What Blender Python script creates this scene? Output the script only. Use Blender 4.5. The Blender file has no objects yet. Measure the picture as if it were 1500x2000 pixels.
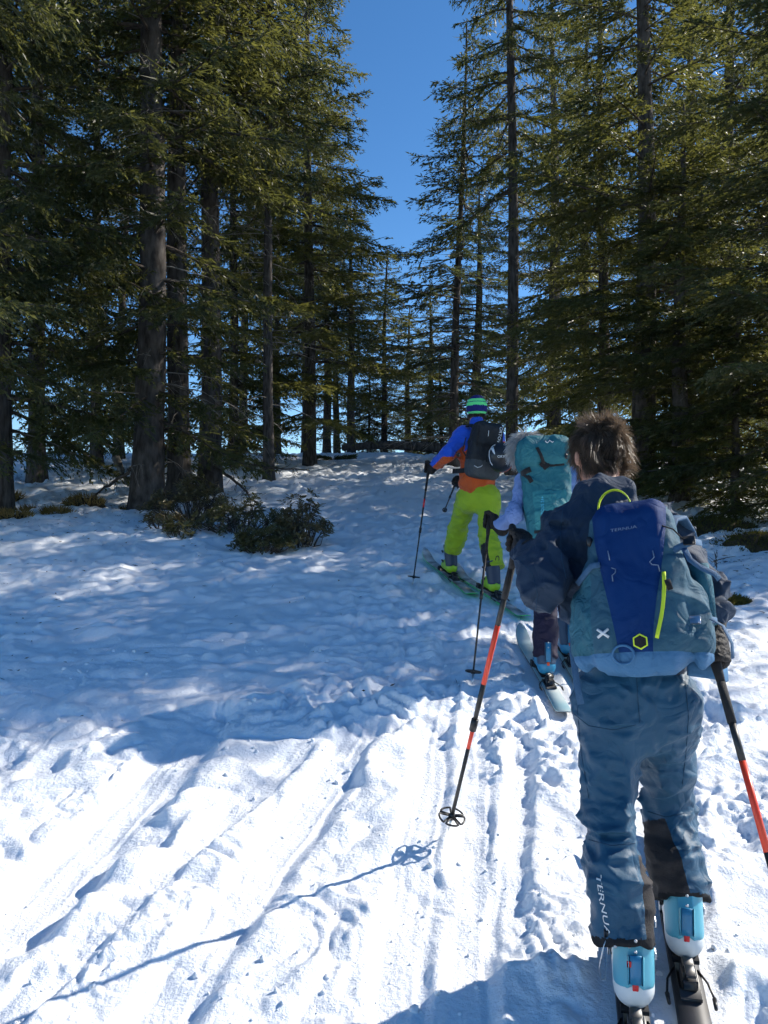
import bpy, math, random
import numpy as np
from mathutils import Vector, Matrix
from mathutils.bvhtree import BVHTree

random.seed(11)
RNG = np.random.default_rng(11)
scene = bpy.context.scene
COL = scene.collection
D2R = math.radians

# ------------------------------------------------------------------ camera
F_PX, EYE = 1570.0, 1.6
cam_data = bpy.data.cameras.new('camera')
cam_data.sensor_fit = 'VERTICAL'
cam_data.sensor_height = 36.0
cam_data.sensor_width = 27.0
cam_data.lens = 36.0 * F_PX / 2000.0
cam_data.clip_start = 0.05
cam_data.clip_end = 2000.0
cam = bpy.data.objects.new('camera', cam_data)
cam.location = (0, 0, EYE)
cam.rotation_euler = (D2R(90), 0, 0)
COL.objects.link(cam)
scene.camera = cam

# ------------------------------------------------------------------ sky and sun
SUN_AZ, SUN_EL = 68.0, 34.0          # degrees clockwise from +Y (view direction), above horizon
world = bpy.data.worlds.new('World')
scene.world = world
world.use_nodes = True
wn = world.node_tree
bg = wn.nodes['Background']
sky = wn.nodes.new('ShaderNodeTexSky')
sky.sky_type = 'NISHITA'
sky.sun_disc = False
sky.sun_elevation = D2R(SUN_EL)
sky.sun_rotation = D2R(SUN_AZ)
sky.altitude = 2200.0
sky.air_density = 1.0
sky.dust_density = 0.05
sky.ozone_density = 3.0
hsv = wn.nodes.new('ShaderNodeHueSaturation')
hsv.inputs['Saturation'].default_value = 1.2
hsv.inputs['Hue'].default_value = 0.499
wn.links.new(sky.outputs['Color'], hsv.inputs['Color'])
wn.links.new(hsv.outputs['Color'], bg.inputs['Color'])
bg.inputs['Strength'].default_value = 0.128

sun_data = bpy.data.lights.new('sun', 'SUN')
sun_data.energy = 5.0
sun_data.angle = D2R(0.53)
sun_data.color = (1.0, 0.93, 0.82)
sun = bpy.data.objects.new('sun', sun_data)
az, el = D2R(SUN_AZ), D2R(SUN_EL)
sdir = Vector((math.sin(az) * math.cos(el), math.cos(az) * math.cos(el), math.sin(el)))
sun.rotation_euler = (-sdir).to_track_quat('-Z', 'Y').to_euler()
sun.location = (20, 10, 20)
COL.objects.link(sun)

scene.view_settings.view_transform = 'Standard'
scene.view_settings.look = 'None'
scene.view_settings.exposure = 0.55
scene.view_settings.gamma = 1.0
scene.view_settings.use_curve_mapping = False
scene.cycles.max_bounces = 4
scene.cycles.diffuse_bounces = 3
scene.cycles.glossy_bounces = 2
scene.cycles.transmission_bounces = 2
scene.cycles.use_adaptive_sampling = True
scene.cycles.adaptive_threshold = 0.04
scene.cycles.transparent_max_bounces = 4
scene.cycles.caustics_reflective = False
scene.cycles.caustics_refractive = False

# ------------------------------------------------------------------ helpers: numbers
def W(px, py, d):
    """A point d metres ahead that the photograph shows at (px, py)."""
    return np.array([(px - 750.0) / F_PX * d, d, EYE - (py - 1000.0) / F_PX * d])

def _hash(ix, iy, iz, seed):
    h = (ix.astype(np.int64) * 374761393 + iy.astype(np.int64) * 668265263 + iz.astype(np.int64) * 2147483647 + seed * 974634777) & 0xFFFFFFFF
    h = ((h ^ (h >> 13)) * 1274126177) & 0xFFFFFFFF
    h = ((h ^ (h >> 16)) * 2246822519) & 0xFFFFFFFF
    h = h ^ (h >> 15)
    return (h & 0xFFFFFF).astype(np.float32) / float(0x7FFFFF) - 1.0

def noise2(x, y, seed=0):
    ix, iy = np.floor(x), np.floor(y)
    fx, fy = (x - ix).astype(np.float32), (y - iy).astype(np.float32)
    fx = fx * fx * fx * (fx * (fx * 6 - 15) + 10); fy = fy * fy * fy * (fy * (fy * 6 - 15) + 10)
    z = np.zeros_like(ix)
    a, b = _hash(ix, iy, z, seed), _hash(ix + 1, iy, z, seed)
    c, d = _hash(ix, iy + 1, z, seed), _hash(ix + 1, iy + 1, z, seed)
    return (a + (b - a) * fx) * (1 - fy) + (c + (d - c) * fx) * fy

def noise3(x, y, z, seed=0):
    ix, iy, iz = np.floor(x), np.floor(y), np.floor(z)
    fx, fy, fz = x - ix, y - iy, z - iz
    fx = fx * fx * (3 - 2 * fx); fy = fy * fy * (3 - 2 * fy); fz = fz * fz * (3 - 2 * fz)
    r = 0
    for i in (0, 1):
        for j in (0, 1):
            for k in (0, 1):
                w = (fx if i else 1 - fx) * (fy if j else 1 - fy) * (fz if k else 1 - fz)
                r = r + w * _hash(ix + i, iy + j, iz + k, seed)
    return r

def fbm2(x, y, octaves=4, seed=0, gain=0.5):
    r, a = 0, 1.0
    for o in range(octaves):
        r = r + a * noise2(x * 2 ** o + 17.3 * o, y * 2 ** o - 9.1 * o, seed + o); a *= gain
    return r

def smooth(e0, e1, x):
    t = np.clip((x - e0) / (e1 - e0), 0, 1)
    return t * t * (3 - 2 * t)

def unit(v):
    v = np.asarray(v, float)
    return v / (np.linalg.norm(v) + 1e-12)

# ------------------------------------------------------------------ helpers: objects
def raw_mesh(name, V, Fc, smooth_shade=False):
    """V (n,3); Fc: an (m,k) array or a list of such arrays (k = 3 or 4)."""
    me = bpy.data.meshes.new(name)
    V = np.ascontiguousarray(V, dtype=np.float32)
    parts = [np.asarray(f, dtype=np.int32) for f in (Fc if isinstance(Fc, list) else [Fc]) if len(f)]
    loops = np.concatenate([p.ravel() for p in parts]) if parts else np.zeros(0, np.int32)
    sizes = np.concatenate([np.full(len(p), p.shape[1], np.int32) for p in parts]) if parts else np.zeros(0, np.int32)
    starts = np.concatenate([[0], np.cumsum(sizes)[:-1]]).astype(np.int32) if len(sizes) else np.zeros(0, np.int32)
    me.vertices.add(len(V)); me.vertices.foreach_set('co', V.ravel())
    me.loops.add(len(loops)); me.loops.foreach_set('vertex_index', loops)
    me.polygons.add(len(sizes)); me.polygons.foreach_set('loop_start', starts)
    me.polygons.foreach_set('loop_total', sizes)
    if smooth_shade:
        me.polygons.foreach_set('use_smooth', np.ones(len(sizes), bool))
    me.update(calc_edges=True)
    return me

def link(name, me, mat=None, parent=None, **props):
    o = bpy.data.objects.new(name, me)
    COL.objects.link(o)
    if mat is not None and me is not None and not me.materials:
        me.materials.append(mat)
    if parent is not None:
        o.parent = parent
    for k, v in props.items():
        o[k] = v
    return o

def thing(name, label, cat, loc=(0, 0, 0), group=None):
    o = bpy.data.objects.new(name, None)
    o.empty_display_size = 0.1
    o.location = loc
    COL.objects.link(o)
    o['label'] = label
    o['category'] = cat
    if group:
        o['group'] = group
    return o

class MB:
    """Collects geometry of one mesh."""
    def __init__(self):
        self.v, self.f3, self.f4, self.n = [], [], [], 0
    def add(self, V, Fc):
        V = np.asarray(V, float); Fc = np.asarray(Fc, np.int64)
        (self.f4 if Fc.shape[1] == 4 else self.f3).append(Fc + self.n)
        self.v.append(V); self.n += len(V)
        return self
    def mesh(self, name, sm=True):
        V = np.concatenate(self.v)
        fs = []
        if self.f3: fs.append(np.concatenate(self.f3))
        if self.f4: fs.append(np.concatenate(self.f4))
        return raw_mesh(name, V, fs, sm)
    def obj(self, name, mat, parent=None, sm=True, **props):
        return link(name, self.mesh(name, sm), mat, parent, **props)
    def tube(self, pts, rad, n=8, cap=True, flat=None):
        pts = np.asarray(pts, float); m = len(pts)
        rad = np.broadcast_to(np.asarray(rad, float), (m,)) if np.ndim(rad) < 2 else np.asarray(rad)
        T = np.gradient(pts, axis=0); T /= np.linalg.norm(T, axis=1)[:, None] + 1e-12
        ref = np.array([0, 0, 1.0]) if abs(T[0][2]) < 0.9 else np.array([1.0, 0, 0])
        N = np.cross(T[0], ref); N /= np.linalg.norm(N)
        rings = []
        a = np.arange(n) / n * 2 * math.pi
        for i in range(m):
            N = N - T[i] * np.dot(N, T[i]); N /= np.linalg.norm(N) + 1e-12
            B = np.cross(T[i], N)
            rings.append(pts[i] + rad[i] * (np.cos(a)[:, None] * N + np.sin(a)[:, None] * B))
        V = np.concatenate(rings)
        i, j = np.meshgrid(np.arange(m - 1), np.arange(n), indexing='ij')
        q = np.stack([i * n + j, i * n + (j + 1) % n, (i + 1) * n + (j + 1) % n, (i + 1) * n + j], -1).reshape(-1, 4)
        base = self.n
        self.add(V, q)
        if cap:
            V2 = np.array([pts[0], pts[-1]])
            f = [[m * n, (k + 1) % n, k] for k in range(n)] + [[m * n + 1, (m - 1) * n + k, (m - 1) * n + (k + 1) % n] for k in range(n)]
            self.v.append(V2); self.n += 2
            self.f3.append(np.array(f) + base)
        return self
    def ribbon(self, pts, width, thick, normal, cap=True):
        """A strap of rectangular section; normal (3,) or (m,3) faces out of its flat side."""
        pts = np.asarray(pts, float); m = len(pts)
        T = np.gradient(pts, axis=0); T /= np.linalg.norm(T, axis=1)[:, None] + 1e-12
        Nn = np.broadcast_to(np.asarray(normal, float), (m, 3)).copy()
        Nn -= T * np.sum(Nn * T, 1)[:, None]; Nn /= np.linalg.norm(Nn, axis=1)[:, None] + 1e-12
        S = np.cross(T, Nn)
        w = np.broadcast_to(np.asarray(width, float), (m,))[:, None] / 2
        h = thick / 2
        b = min(h * 0.8, 0.004)
        sec = [S * (w - b) + Nn * h, S * w, S * (w - b) - Nn * h, -S * (w - b) - Nn * h, -S * w, -S * (w - b) + Nn * h]
        n = 6
        V = np.stack([pts + s for s in sec], 1).reshape(-1, 3)
        i, j = np.meshgrid(np.arange(m - 1), np.arange(n), indexing='ij')
        q = np.stack([i * n + j, i * n + (j + 1) % n, (i + 1) * n + (j + 1) % n, (i + 1) * n + j], -1).reshape(-1, 4)
        base = self.n
        self.add(V, q)
        if cap:
            e = (m - 1) * n
            self.f4.append(np.array([[3, 2, 1, 0], [5, 4, 3, 0], [e, e + 1, e + 2, e + 3], [e, e + 3, e + 4, e + 5]]) + base)
        return self
    def box(self, c, size, R=None, bev=0.15):
        """A box with chamfered edges."""
        s = np.asarray(size, float) / 2; b = bev * s.min()
        V, idx = [], {}
        for sx in (-1, 1):
            for sy in (-1, 1):
                for sz in (-1, 1):
                    sg = np.array([sx, sy, sz])
                    for ax in range(3):
                        p = sg * (s - b); p[ax] = sg[ax] * s[ax]
                        idx[(sx, sy, sz, ax)] = len(V); V.append(p)
        q, t = [], []
        for ax in range(3):
            o1, o2 = [a for a in range(3) if a != ax]
            for sg in (-1, 1):
                f = []
                for a1, a2 in ((-1, -1), (1, -1), (1, 1), (-1, 1)):
                    k = [0, 0, 0]; k[ax] = sg; k[o1] = a1; k[o2] = a2
                    f.append(idx[(*k, ax)])
                q.append(f)
            for a1 in (-1, 1):
                for a2 in (-1, 1):
                    k0 = [0, 0, 0]; k1 = [0, 0, 0]
                    k0[ax], k1[ax] = -1, 1
                    k0[o1] = k1[o1] = a1; k0[o2] = k1[o2] = a2
                    q.append([idx[(*k0, o1)], idx[(*k1, o1)], idx[(*k1, o2)], idx[(*k0, o2)]])
        for sx in (-1, 1):
            for sy in (-1, 1):
                for sz in (-1, 1):
                    t.append([idx[(sx, sy, sz, a)] for a in range(3)])
        V = np.array(V)
        if R is not None:
            V = V @ np.asarray(R).T
        V = V + np.asarray(c)
        base = self.n
        self.add(V, q); self.f3.append(np.array(t) + base)
        return self
    def ball(self, c, r, n=10, R=None):
        """An ellipsoid."""
        m = n // 2 + 1
        th = np.linspace(0, math.pi, m); ph = np.arange(n) / n * 2 * math.pi
        P = np.stack([np.outer(np.sin(th), np.cos(ph)), np.outer(np.sin(th), np.sin(ph)), np.outer(np.cos(th), np.ones(n))], -1).reshape(-1, 3)
        P = P * np.asarray(r)
        if R is not None: P = P @ np.asarray(R).T
        i, j = np.meshgrid(np.arange(m - 1), np.arange(n), indexing='ij')
        q = np.stack([i * n + j, (i + 1) * n + j, (i + 1) * n + (j + 1) % n, i * n + (j + 1) % n], -1).reshape(-1, 4)
        return self.add(P + np.asarray(c), q)

# ------------------------------------------------------------------ helpers: materials
def material(name, color, rough=0.7, color2=None, scale=8.0, bump=0.0, bump_scale=60.0, spec=0.3, metallic=0.0, detail=5.0,
             sheen=0.0, coat=0.0, trans=None, stretch=None, fold=0.0, fold_scale=9.0):
    m = bpy.data.materials.new(name)
    m.use_nodes = True
    nt = m.node_tree
    b = nt.nodes['Principled BSDF']
    out = nt.nodes['Material Output']
    b.inputs['Roughness'].default_value = rough
    b.inputs['Specular IOR Level'].default_value = spec
    b.inputs['Metallic'].default_value = metallic
    if sheen: b.inputs['Sheen Weight'].default_value = sheen
    if coat: b.inputs['Coat Weight'].default_value = coat
    tc = nt.nodes.new('ShaderNodeTexCoord')
    vec = tc.outputs['Object']
    if stretch:
        mp = nt.nodes.new('ShaderNodeMapping'); mp.inputs['Scale'].default_value = stretch
        nt.links.new(vec, mp.inputs['Vector']); vec = mp.outputs['Vector']
    col_out = None
    if color2 is not None:
        nz = nt.nodes.new('ShaderNodeTexNoise'); nz.inputs['Scale'].default_value = scale; nz.inputs['Detail'].default_value = detail
        nt.links.new(vec, nz.inputs['Vector'])
        rp = nt.nodes.new('ShaderNodeValToRGB')
        rp.color_ramp.elements[0].position = 0.32; rp.color_ramp.elements[0].color = (*color, 1)
        rp.color_ramp.elements[1].position = 0.68; rp.color_ramp.elements[1].color = (*color2, 1)
        nt.links.new(nz.outputs['Fac'], rp.inputs['Fac'])
        nt.links.new(rp.outputs['Color'], b.inputs['Base Color']); col_out = rp.outputs['Color']
    else:
        b.inputs['Base Color'].default_value = (*color, 1)
    last = None
    if bump:
        nz2 = nt.nodes.new('ShaderNodeTexNoise'); nz2.inputs['Scale'].default_value = bump_scale; nz2.inputs['Detail'].default_value = 4
        nt.links.new(vec, nz2.inputs['Vector'])
        bp = nt.nodes.new('ShaderNodeBump'); bp.inputs['Strength'].default_value = bump; bp.inputs['Distance'].default_value = 0.01
        nt.links.new(nz2.outputs['Fac'], bp.inputs['Height']); last = bp
    if fold:
        nz3 = nt.nodes.new('ShaderNodeTexNoise'); nz3.inputs['Scale'].default_value = fold_scale; nz3.inputs['Detail'].default_value = 2
        nz3.inputs['Distortion'].default_value = 0.8
        nt.links.new(vec, nz3.inputs['Vector'])
        sb_ = nt.nodes.new('ShaderNodeMath'); sb_.operation = 'SUBTRACT'; sb_.inputs[1].default_value = 0.5
        ab_ = nt.nodes.new('ShaderNodeMath'); ab_.operation = 'ABSOLUTE'
        nt.links.new(nz3.outputs['Fac'], sb_.inputs[0]); nt.links.new(sb_.outputs[0], ab_.inputs[0])
        bp3 = nt.nodes.new('ShaderNodeBump'); bp3.inputs['Strength'].default_value = fold; bp3.inputs['Distance'].default_value = 0.06
        nt.links.new(ab_.outputs[0], bp3.inputs['Height'])
        if last is not None: nt.links.new(last.outputs['Normal'], bp3.inputs['Normal'])
        last = bp3
    if last is not None:
        nt.links.new(last.outputs['Normal'], b.inputs['Normal'])
    if trans is not None:
        tr = nt.nodes.new('ShaderNodeBsdfTranslucent'); tr.inputs['Color'].default_value = (*trans[:3], 1)
        mx = nt.nodes.new('ShaderNodeMixShader'); mx.inputs['Fac'].default_value = trans[3]
        nt.links.new(b.outputs[0], mx.inputs[1]); nt.links.new(tr.outputs[0], mx.inputs[2])
        nt.links.new(mx.outputs[0], out.inputs['Surface'])
    return m

# ------------------------------------------------------------------ helpers: closed surfaces from distance fields
_CORN = np.array([[i, j, k] for i in (0, 1) for j in (0, 1) for k in (0, 1)])
_EDGE = [(a, b) for a in range(8) for b in range(a + 1, 8) if np.abs(_CORN[a] - _CORN[b]).sum() == 1]

def surface_nets(f, o, h):
    nx, ny, nz = f.shape
    s = f < 0
    cnt = np.zeros((nx - 1, ny - 1, nz - 1), np.int8)
    for i, j, k in _CORN:
        cnt += s[i:nx - 1 + i, j:ny - 1 + j, k:nz - 1 + k]
    mask = (cnt > 0) & (cnt < 8)
    idx = np.full(mask.shape, -1, np.int64)
    ci = np.argwhere(mask)
    idx[mask] = np.arange(len(ci))
    vals = np.stack([f[ci[:, 0] + i, ci[:, 1] + j, ci[:, 2] + k] for i, j, k in _CORN], 1)
    pos = np.zeros((len(ci), 3)); num = np.zeros(len(ci))
    for a, b in _EDGE:
        va, vb = vals[:, a], vals[:, b]
        cr = (va < 0) != (vb < 0)
        t = np.where(cr, va / np.where(cr, va - vb, 1), 0)
        pos += np.where(cr[:, None], _CORN[a] + t[:, None] * (_CORN[b] - _CORN[a]), 0); num += cr
    V = np.asarray(o) + h * (ci + pos / num[:, None])
    quads = []
    for ax in range(3):
        o1, o2 = (ax + 1) % 3, (ax + 2) % 3
        sl0 = [slice(1, -1)] * 3; sl1 = [slice(1, -1)] * 3
        sl0[ax] = slice(0, -1); sl1[ax] = slice(1, None)
        a, b = s[tuple(sl0)], s[tuple(sl1)]
        e = np.argwhere(a != b)
        if not len(e): continue
        fl = a[tuple(e.T)]
        e = e.copy(); e[:, o1] += 1; e[:, o2] += 1
        c = []
        for d1, d2 in ((-1, -1), (0, -1), (0, 0), (-1, 0)):
            q = e.copy(); q[:, o1] += d1; q[:, o2] += d2
            c.append(idx[tuple(q.T)])
        c = np.stack(c, 1)
        c[~fl] = c[~fl][:, ::-1]
        quads.append(c)
    return V, np.concatenate(quads)

def sdf_mesh(fn, lo, hi, h):
    lo, hi = np.asarray(lo, float), np.asarray(hi, float)
    n = np.ceil((hi - lo) / h).astype(int) + 1
    ax = [lo[i] + h * np.arange(n[i]) for i in range(3)]
    P = np.stack(np.meshgrid(*ax, indexing='ij'), -1).astype(np.float32)
    f = fn(P)
    f[0], f[-1] = np.maximum(f[0], h), np.maximum(f[-1], h)
    f[:, 0], f[:, -1] = np.maximum(f[:, 0], h), np.maximum(f[:, -1], h)
    f[:, :, 0], f[:, :, -1] = np.maximum(f[:, :, 0], h), np.maximum(f[:, :, -1], h)
    return surface_nets(f, lo, h)

def cap(P, a, b, ra, rb, u=None, s=1.0):
    """Tapered capsule a-b; its section is stretched by s along the direction u."""
    a = np.asarray(a, np.float32); b = np.asarray(b, np.float32)
    d = b - a
    q = P - a
    t = np.clip((q @ d) / float(d @ d + 1e-12), 0, 1)
    q = q - t[..., None] * d
    if u is not None:
        u = unit(u).astype(np.float32)
        c = q @ u
        q = q + (c / s - c)[..., None] * u
    return np.sqrt((q * q).sum(-1)) - (ra + (rb - ra) * t)

def ell(P, c, r, R=None):
    q = P - np.asarray(c, np.float32)
    if R is not None: q = q @ np.asarray(R, np.float32)
    r = np.asarray(r, np.float32)
    k0 = np.sqrt(((q / r) ** 2).sum(-1)); k1 = np.sqrt(((q / r ** 2) ** 2).sum(-1)) + 1e-9
    return k0 * (k0 - 1) / k1

def rbox(P, c, half, r, R=None):
    q = P - np.asarray(c, np.float32)
    if R is not None: q = q @ np.asarray(R, np.float32)
    q = np.abs(q) - (np.asarray(half, np.float32) - r)
    return np.sqrt((np.maximum(q, 0) ** 2).sum(-1)) + np.minimum(q.max(-1), 0) - r

def smin(a, b, k):
    h = np.maximum(k - np.abs(a - b), 0) / k
    return np.minimum(a, b) - h * h * k * 0.25

def smax(a, b, k):
    return -smin(-a, -b, k)

def plane(P, p, n):
    return (P - np.asarray(p, np.float32)) @ unit(n).astype(np.float32)

def split_mesh(V, Q, masks):
    """Cut a quad mesh into pieces by boolean face masks; the first mask that holds takes the face, the rest is last."""
    left = np.ones(len(Q), bool); out = []
    for m in masks + [np.ones(len(Q), bool)]:
        m = m & left; left &= ~m
        q = Q[m]
        if len(q) == 0:
            out.append(None); continue
        used, inv = np.unique(q.ravel(), return_inverse=True)
        out.append((V[used], inv.reshape(-1, 4)))
    return out

def face_info(V, Q):
    c = V[Q].mean(1)
    n = np.cross(V[Q[:, 2]] - V[Q[:, 0]], V[Q[:, 3]] - V[Q[:, 1]])
    return c, n / (np.linalg.norm(n, axis=1)[:, None] + 1e-12)

def vert_normals(V, Q):
    _, n = face_info(V, Q)
    vn = np.zeros_like(V)
    for k in range(4): np.add.at(vn, Q[:, k], n)
    return vn / (np.linalg.norm(vn, axis=1)[:, None] + 1e-12)

def relax(V, Q, it=1, lam=0.5):
    for _ in range(it):
        acc = np.zeros_like(V); num = np.zeros(len(V))
        for k in range(4):
            np.add.at(acc, Q[:, k], V[Q[:, (k + 1) % 4]]); np.add.at(num, Q[:, k], 1)
            np.add.at(acc, Q[:, k], V[Q[:, (k + 3) % 4]]); np.add.at(num, Q[:, k], 1)
        V = V + lam * (acc / np.maximum(num, 1)[:, None] - V)
    return V
# ------------------------------------------------------------------ the snow slope
SLOPE = 0.155
def at_px(px, d): return (px - 750.0) / F_PX * d
def base_height(x, y):
    x = np.asarray(x, float); y = np.asarray(y, float)
    yc = np.minimum(y, 21.0)
    z = SLOPE * (yc - 1.4)
    t = np.clip(y - 21.0, 0, 9.0)
    z = z + SLOPE * t - SLOPE / 6.0 * t * t
    t2 = np.maximum(y - 30.0, 0)
    z = z - (SLOPE * 2.0) * np.minimum(t2, 40) * np.exp(-t2 / 90.0)
    z = z + 0.10 * smooth(-2.2, -4.2, x) * smooth(8.0, 11.0, y) * smooth(20, 15, y)
    z = z + 0.16 * smooth(2.6, 4.6, x) * smooth(5.5, 8.0, y) * smooth(20, 14, y)
    z = z + 0.07 * noise2(x * 0.35 + 3.1, y * 0.35 + 8.7, 3) * smooth(1.0, 7.0, y)
    return z

# where the six skis lie: heel point (x, y), heading (dx, dy), length behind and ahead of the heel
SKIS = {
    'p1_left':  ((0.7085, 2.27), (0.21, 0.978), 0.70, 0.98),
    'p1_right': ((0.928, 2.47), (0.23, 0.973), 0.70, 0.98),
    'p2_left':  ((1.012, 4.97), (0.0, 1.0), 0.52, 1.03),
    'p2_right': ((1.235, 5.35), (0.02, 1.0), 0.52, 1.03),
    'p3_left':  ((at_px(884, 7.72), 7.72), (-0.235, 0.972), 0.60, 0.98),
    'p3_right': ((at_px(968, 7.05), 7.05), (-0.275, 0.961), 0.62, 1.00),
}
def ski_bed(x, y, z):
    """Snow pressed flat under the skis."""
    zb = None
    for (hx, hy), (dx, dy), back, front in SKIS.values():
        a = (x - hx) * dx + (y - hy) * dy
        u = (x - hx) * dy - (y - hy) * dx
        m = smooth(0.16, 0.075, np.abs(u)) * smooth(-back - 0.12, -back, a) * smooth(front + 0.02, front - 0.15, a)
        if zb is None: zb = base_height(x, y)
        z = z * (1 - m) + (zb - 0.012) * m
    return z

# ski and skin tracks: (points (x, y), half width, depth, berm, fade at both ends)
TRACKS = [
    (((0.00, 1.2), (0.055, 2.29), (0.24, 4.18), (0.60, 6.4), (0.80, 8.0), (0.55, 10.0)), 0.110, 0.050, 0.016),
    (((0.20, 1.2), (0.255, 2.29), (0.46, 4.18), (0.84, 6.4), (1.04, 8.0), (0.82, 10.0)), 0.095, 0.050, 0.012),
    (((0.42, 1.2), (0.43, 2.73), (0.70, 4.12), (1.00, 6.0), (1.1, 7.5)), 0.070, 0.050, 0.018),
    (((-1.36, 1.2), (-1.27, 2.6), (-1.05, 4.0), (-0.95, 4.7)), 0.170, 0.100, 0.050),
    (((-1.50, 1.2), (-1.05, 2.39), (-0.42, 4.20), (-0.32, 4.5)), 0.085, 0.055, 0.030),
    (((-0.92, 1.2), (-0.64, 2.29), (-0.14, 4.3), (-0.02, 4.8)), 0.125, 0.065, 0.028),
]

BASES = [(288, 12.2), (347, 13.3), (408, 14.0), (525, 15.6), (605, 18.5), (1262, 12.8), (1002, 17.2), (884, 19.3), (5, 11.6), (75, 14.8)]
def snow_height(x, y):
    """The snow surface with its tracks, lumps and melt cups."""
    x = np.asarray(x, float); y = np.asarray(y, float)
    z = base_height(x, y)
    for tpx, td in BASES:                                        # melt hollows round the trunk feet
        tx = at_px(tpx, td); rr_ = np.sqrt((x - tx) ** 2 + (y - td) ** 2)
        z = z - 0.13 * np.exp(-(rr_ / 0.50) ** 2) + 0.03 * np.exp(-((rr_ - 0.85) / 0.25) ** 2)
    near = smooth(6.2, 4.4, y)                                   # the churned foreground
    lane = smooth(1.5, 0.9, np.abs(x - 0.35 - 0.08 * y)) * smooth(16, 9, y)
    damp = np.ones_like(z)
    tr = np.zeros_like(z)
    wob = 0.030 * noise2(y * 1.1, x * 0.4 + 4.2, 51) + 0.010 * noise2(y * 5.1 + 7, x * 0.5, 52)
    for pts, w, dep, berm in TRACKS:
        py = [p[1] for p in pts]; pxs = [p[0] for p in pts]
        u = x - np.interp(y, py, pxs) - wob
        fade = smooth(py[0], py[0] + 0.3, y) * smooth(py[-1], py[-1] - 0.7, y)
        brk = 0.30 + 0.70 * smooth(-0.5, 0.3, noise2(y * 1.9 + w * 90, x * 0.9, 61) + 0.4 * noise2(y * 5 + w * 50, x * 5, 62))
        ins = smooth(w * 1.25, w * 0.55, np.abs(u)) * fade
        ww = (0.45 + 0.35 * noise2(x * 3, y * 4.5, 63) + 0.12 * noise2(x * 12, y * 12, 65)) * (0.6 + 0.4 * np.sign(u))
        tr = tr - 0.62 * dep * ins * brk
        tr = tr + 0.0040 * ins * noise2(u * 55 + 0.3 * noise2(y * 2, u * 9, 66), y * 0.9, 64) + 0.0035 * ins * noise2(x * 16, y * 11, 67)
        tr = tr + 0.8 * berm * ww * np.exp(-((np.abs(u) - w * 1.35) / (0.035 + 0.25 * w)) ** 2) * fade
        damp = damp * (1 - 0.88 * ins * brk)
    # a bank of ploughed snow across the track where the shade begins
    bank = np.exp(-((y - 4.75 - 0.12 * x - 0.25 * noise2(x * 1.3, y * 0.2, 71)) / 0.32) ** 2) * smooth(-0.9, -0.1, x) * smooth(2.4, 1.4, x)
    # rounded lumps
    n1 = np.abs(fbm2(x * 3.6 + 0.8 * noise2(x * 3, y * 3, 5), y * 3.6, 3, 21))
    n2 = np.abs(noise2(x * 11 + 1.4 * noise2(x * 6, y * 6, 6), y * 11 + 1.4 * noise2(x * 6, y * 6, 7), 23))
    n3 = noise2(x * 27, y * 27, 25)
    n4 = np.abs(noise2(x * 48, y * 48, 26))
    clump = smooth(-0.25, 0.55, noise2(x * 1.5 + 4, y * 1.5, 28) + 0.5 * noise2(x * 4.2, y * 4.2, 29))
    rough_near = (0.034 * (n1 - 0.35) + 0.027 * (n2 - 0.3) * (0.20 + 1.1 * clump) + 0.006 * n3 * (0.25 + clump) + 0.008 * (n4 - 0.3) * (0.15 + clump))
    z = z + near * damp * rough_near + 0.035 * bank * (0.8 + 0.8 * (n1 - 0.35) + 1.0 * (n2 - 0.3))
    # foot and pole holes right of the track, a few hollows
    hx, hy = x * 2.3 + 0.3 * noise2(x * 2, y * 2, 33), y * 1.9
    cx, cy = np.floor(hx), np.floor(hy)
    jx = 0.5 + 0.28 * _hash(cx, cy, np.zeros_like(cx), 41); jy = 0.5 + 0.28 * _hash(cx, cy, np.zeros_like(cx), 42)
    rr = np.sqrt(((hx - cx - jx) / 0.30) ** 2 + ((hy - cy - jy) / 0.34) ** 2)
    on = (_hash(cx, cy, np.zeros_like(cx), 43) > 0.05) * smooth(0.3, 0.75, x - 0.06 * y)
    z = z - 0.040 * on * smooth(1.15, 0.35, rr) * near * damp + 0.018 * on * np.exp(-((rr - 1.25) / 0.22) ** 2) * near
    on2 = (_hash(cx, cy, np.zeros_like(cx), 44) > 0.35) * smooth(0.6, 0.0, x)
    z = z - 0.035 * on2 * smooth(1.1, 0.4, rr) * near * damp
    # melt cups and wind ripples farther up
    far = 1 - near
    m1 = np.abs(fbm2(x * 1.7, y * 2.2 + 0.6 * noise2(x, y, 8), 3, 81))
    m2 = np.abs(noise2(x * 5.5 + noise2(x * 3, y * 3, 83), y * 6.5, 84))
    m3 = noise2(x * 14, y * 14, 85)
    side = smooth(6, 14, y) * 0.5 + 0.6
    z = z + far * side * (0.085 * (0.5 - m1) * (0.6 + 0.4 * m3) + 0.050 * (m2 - 0.3) + 0.012 * m3)
    z = z + far * lane * damp * (0.040 * (n1 - 0.35) + 0.034 * (n2 - 0.3))
    return ski_bed(x, y, z + tr)

def on_snow(x, y):
    return float(snow_height(np.array([x]), np.array([y]))[0])

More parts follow.
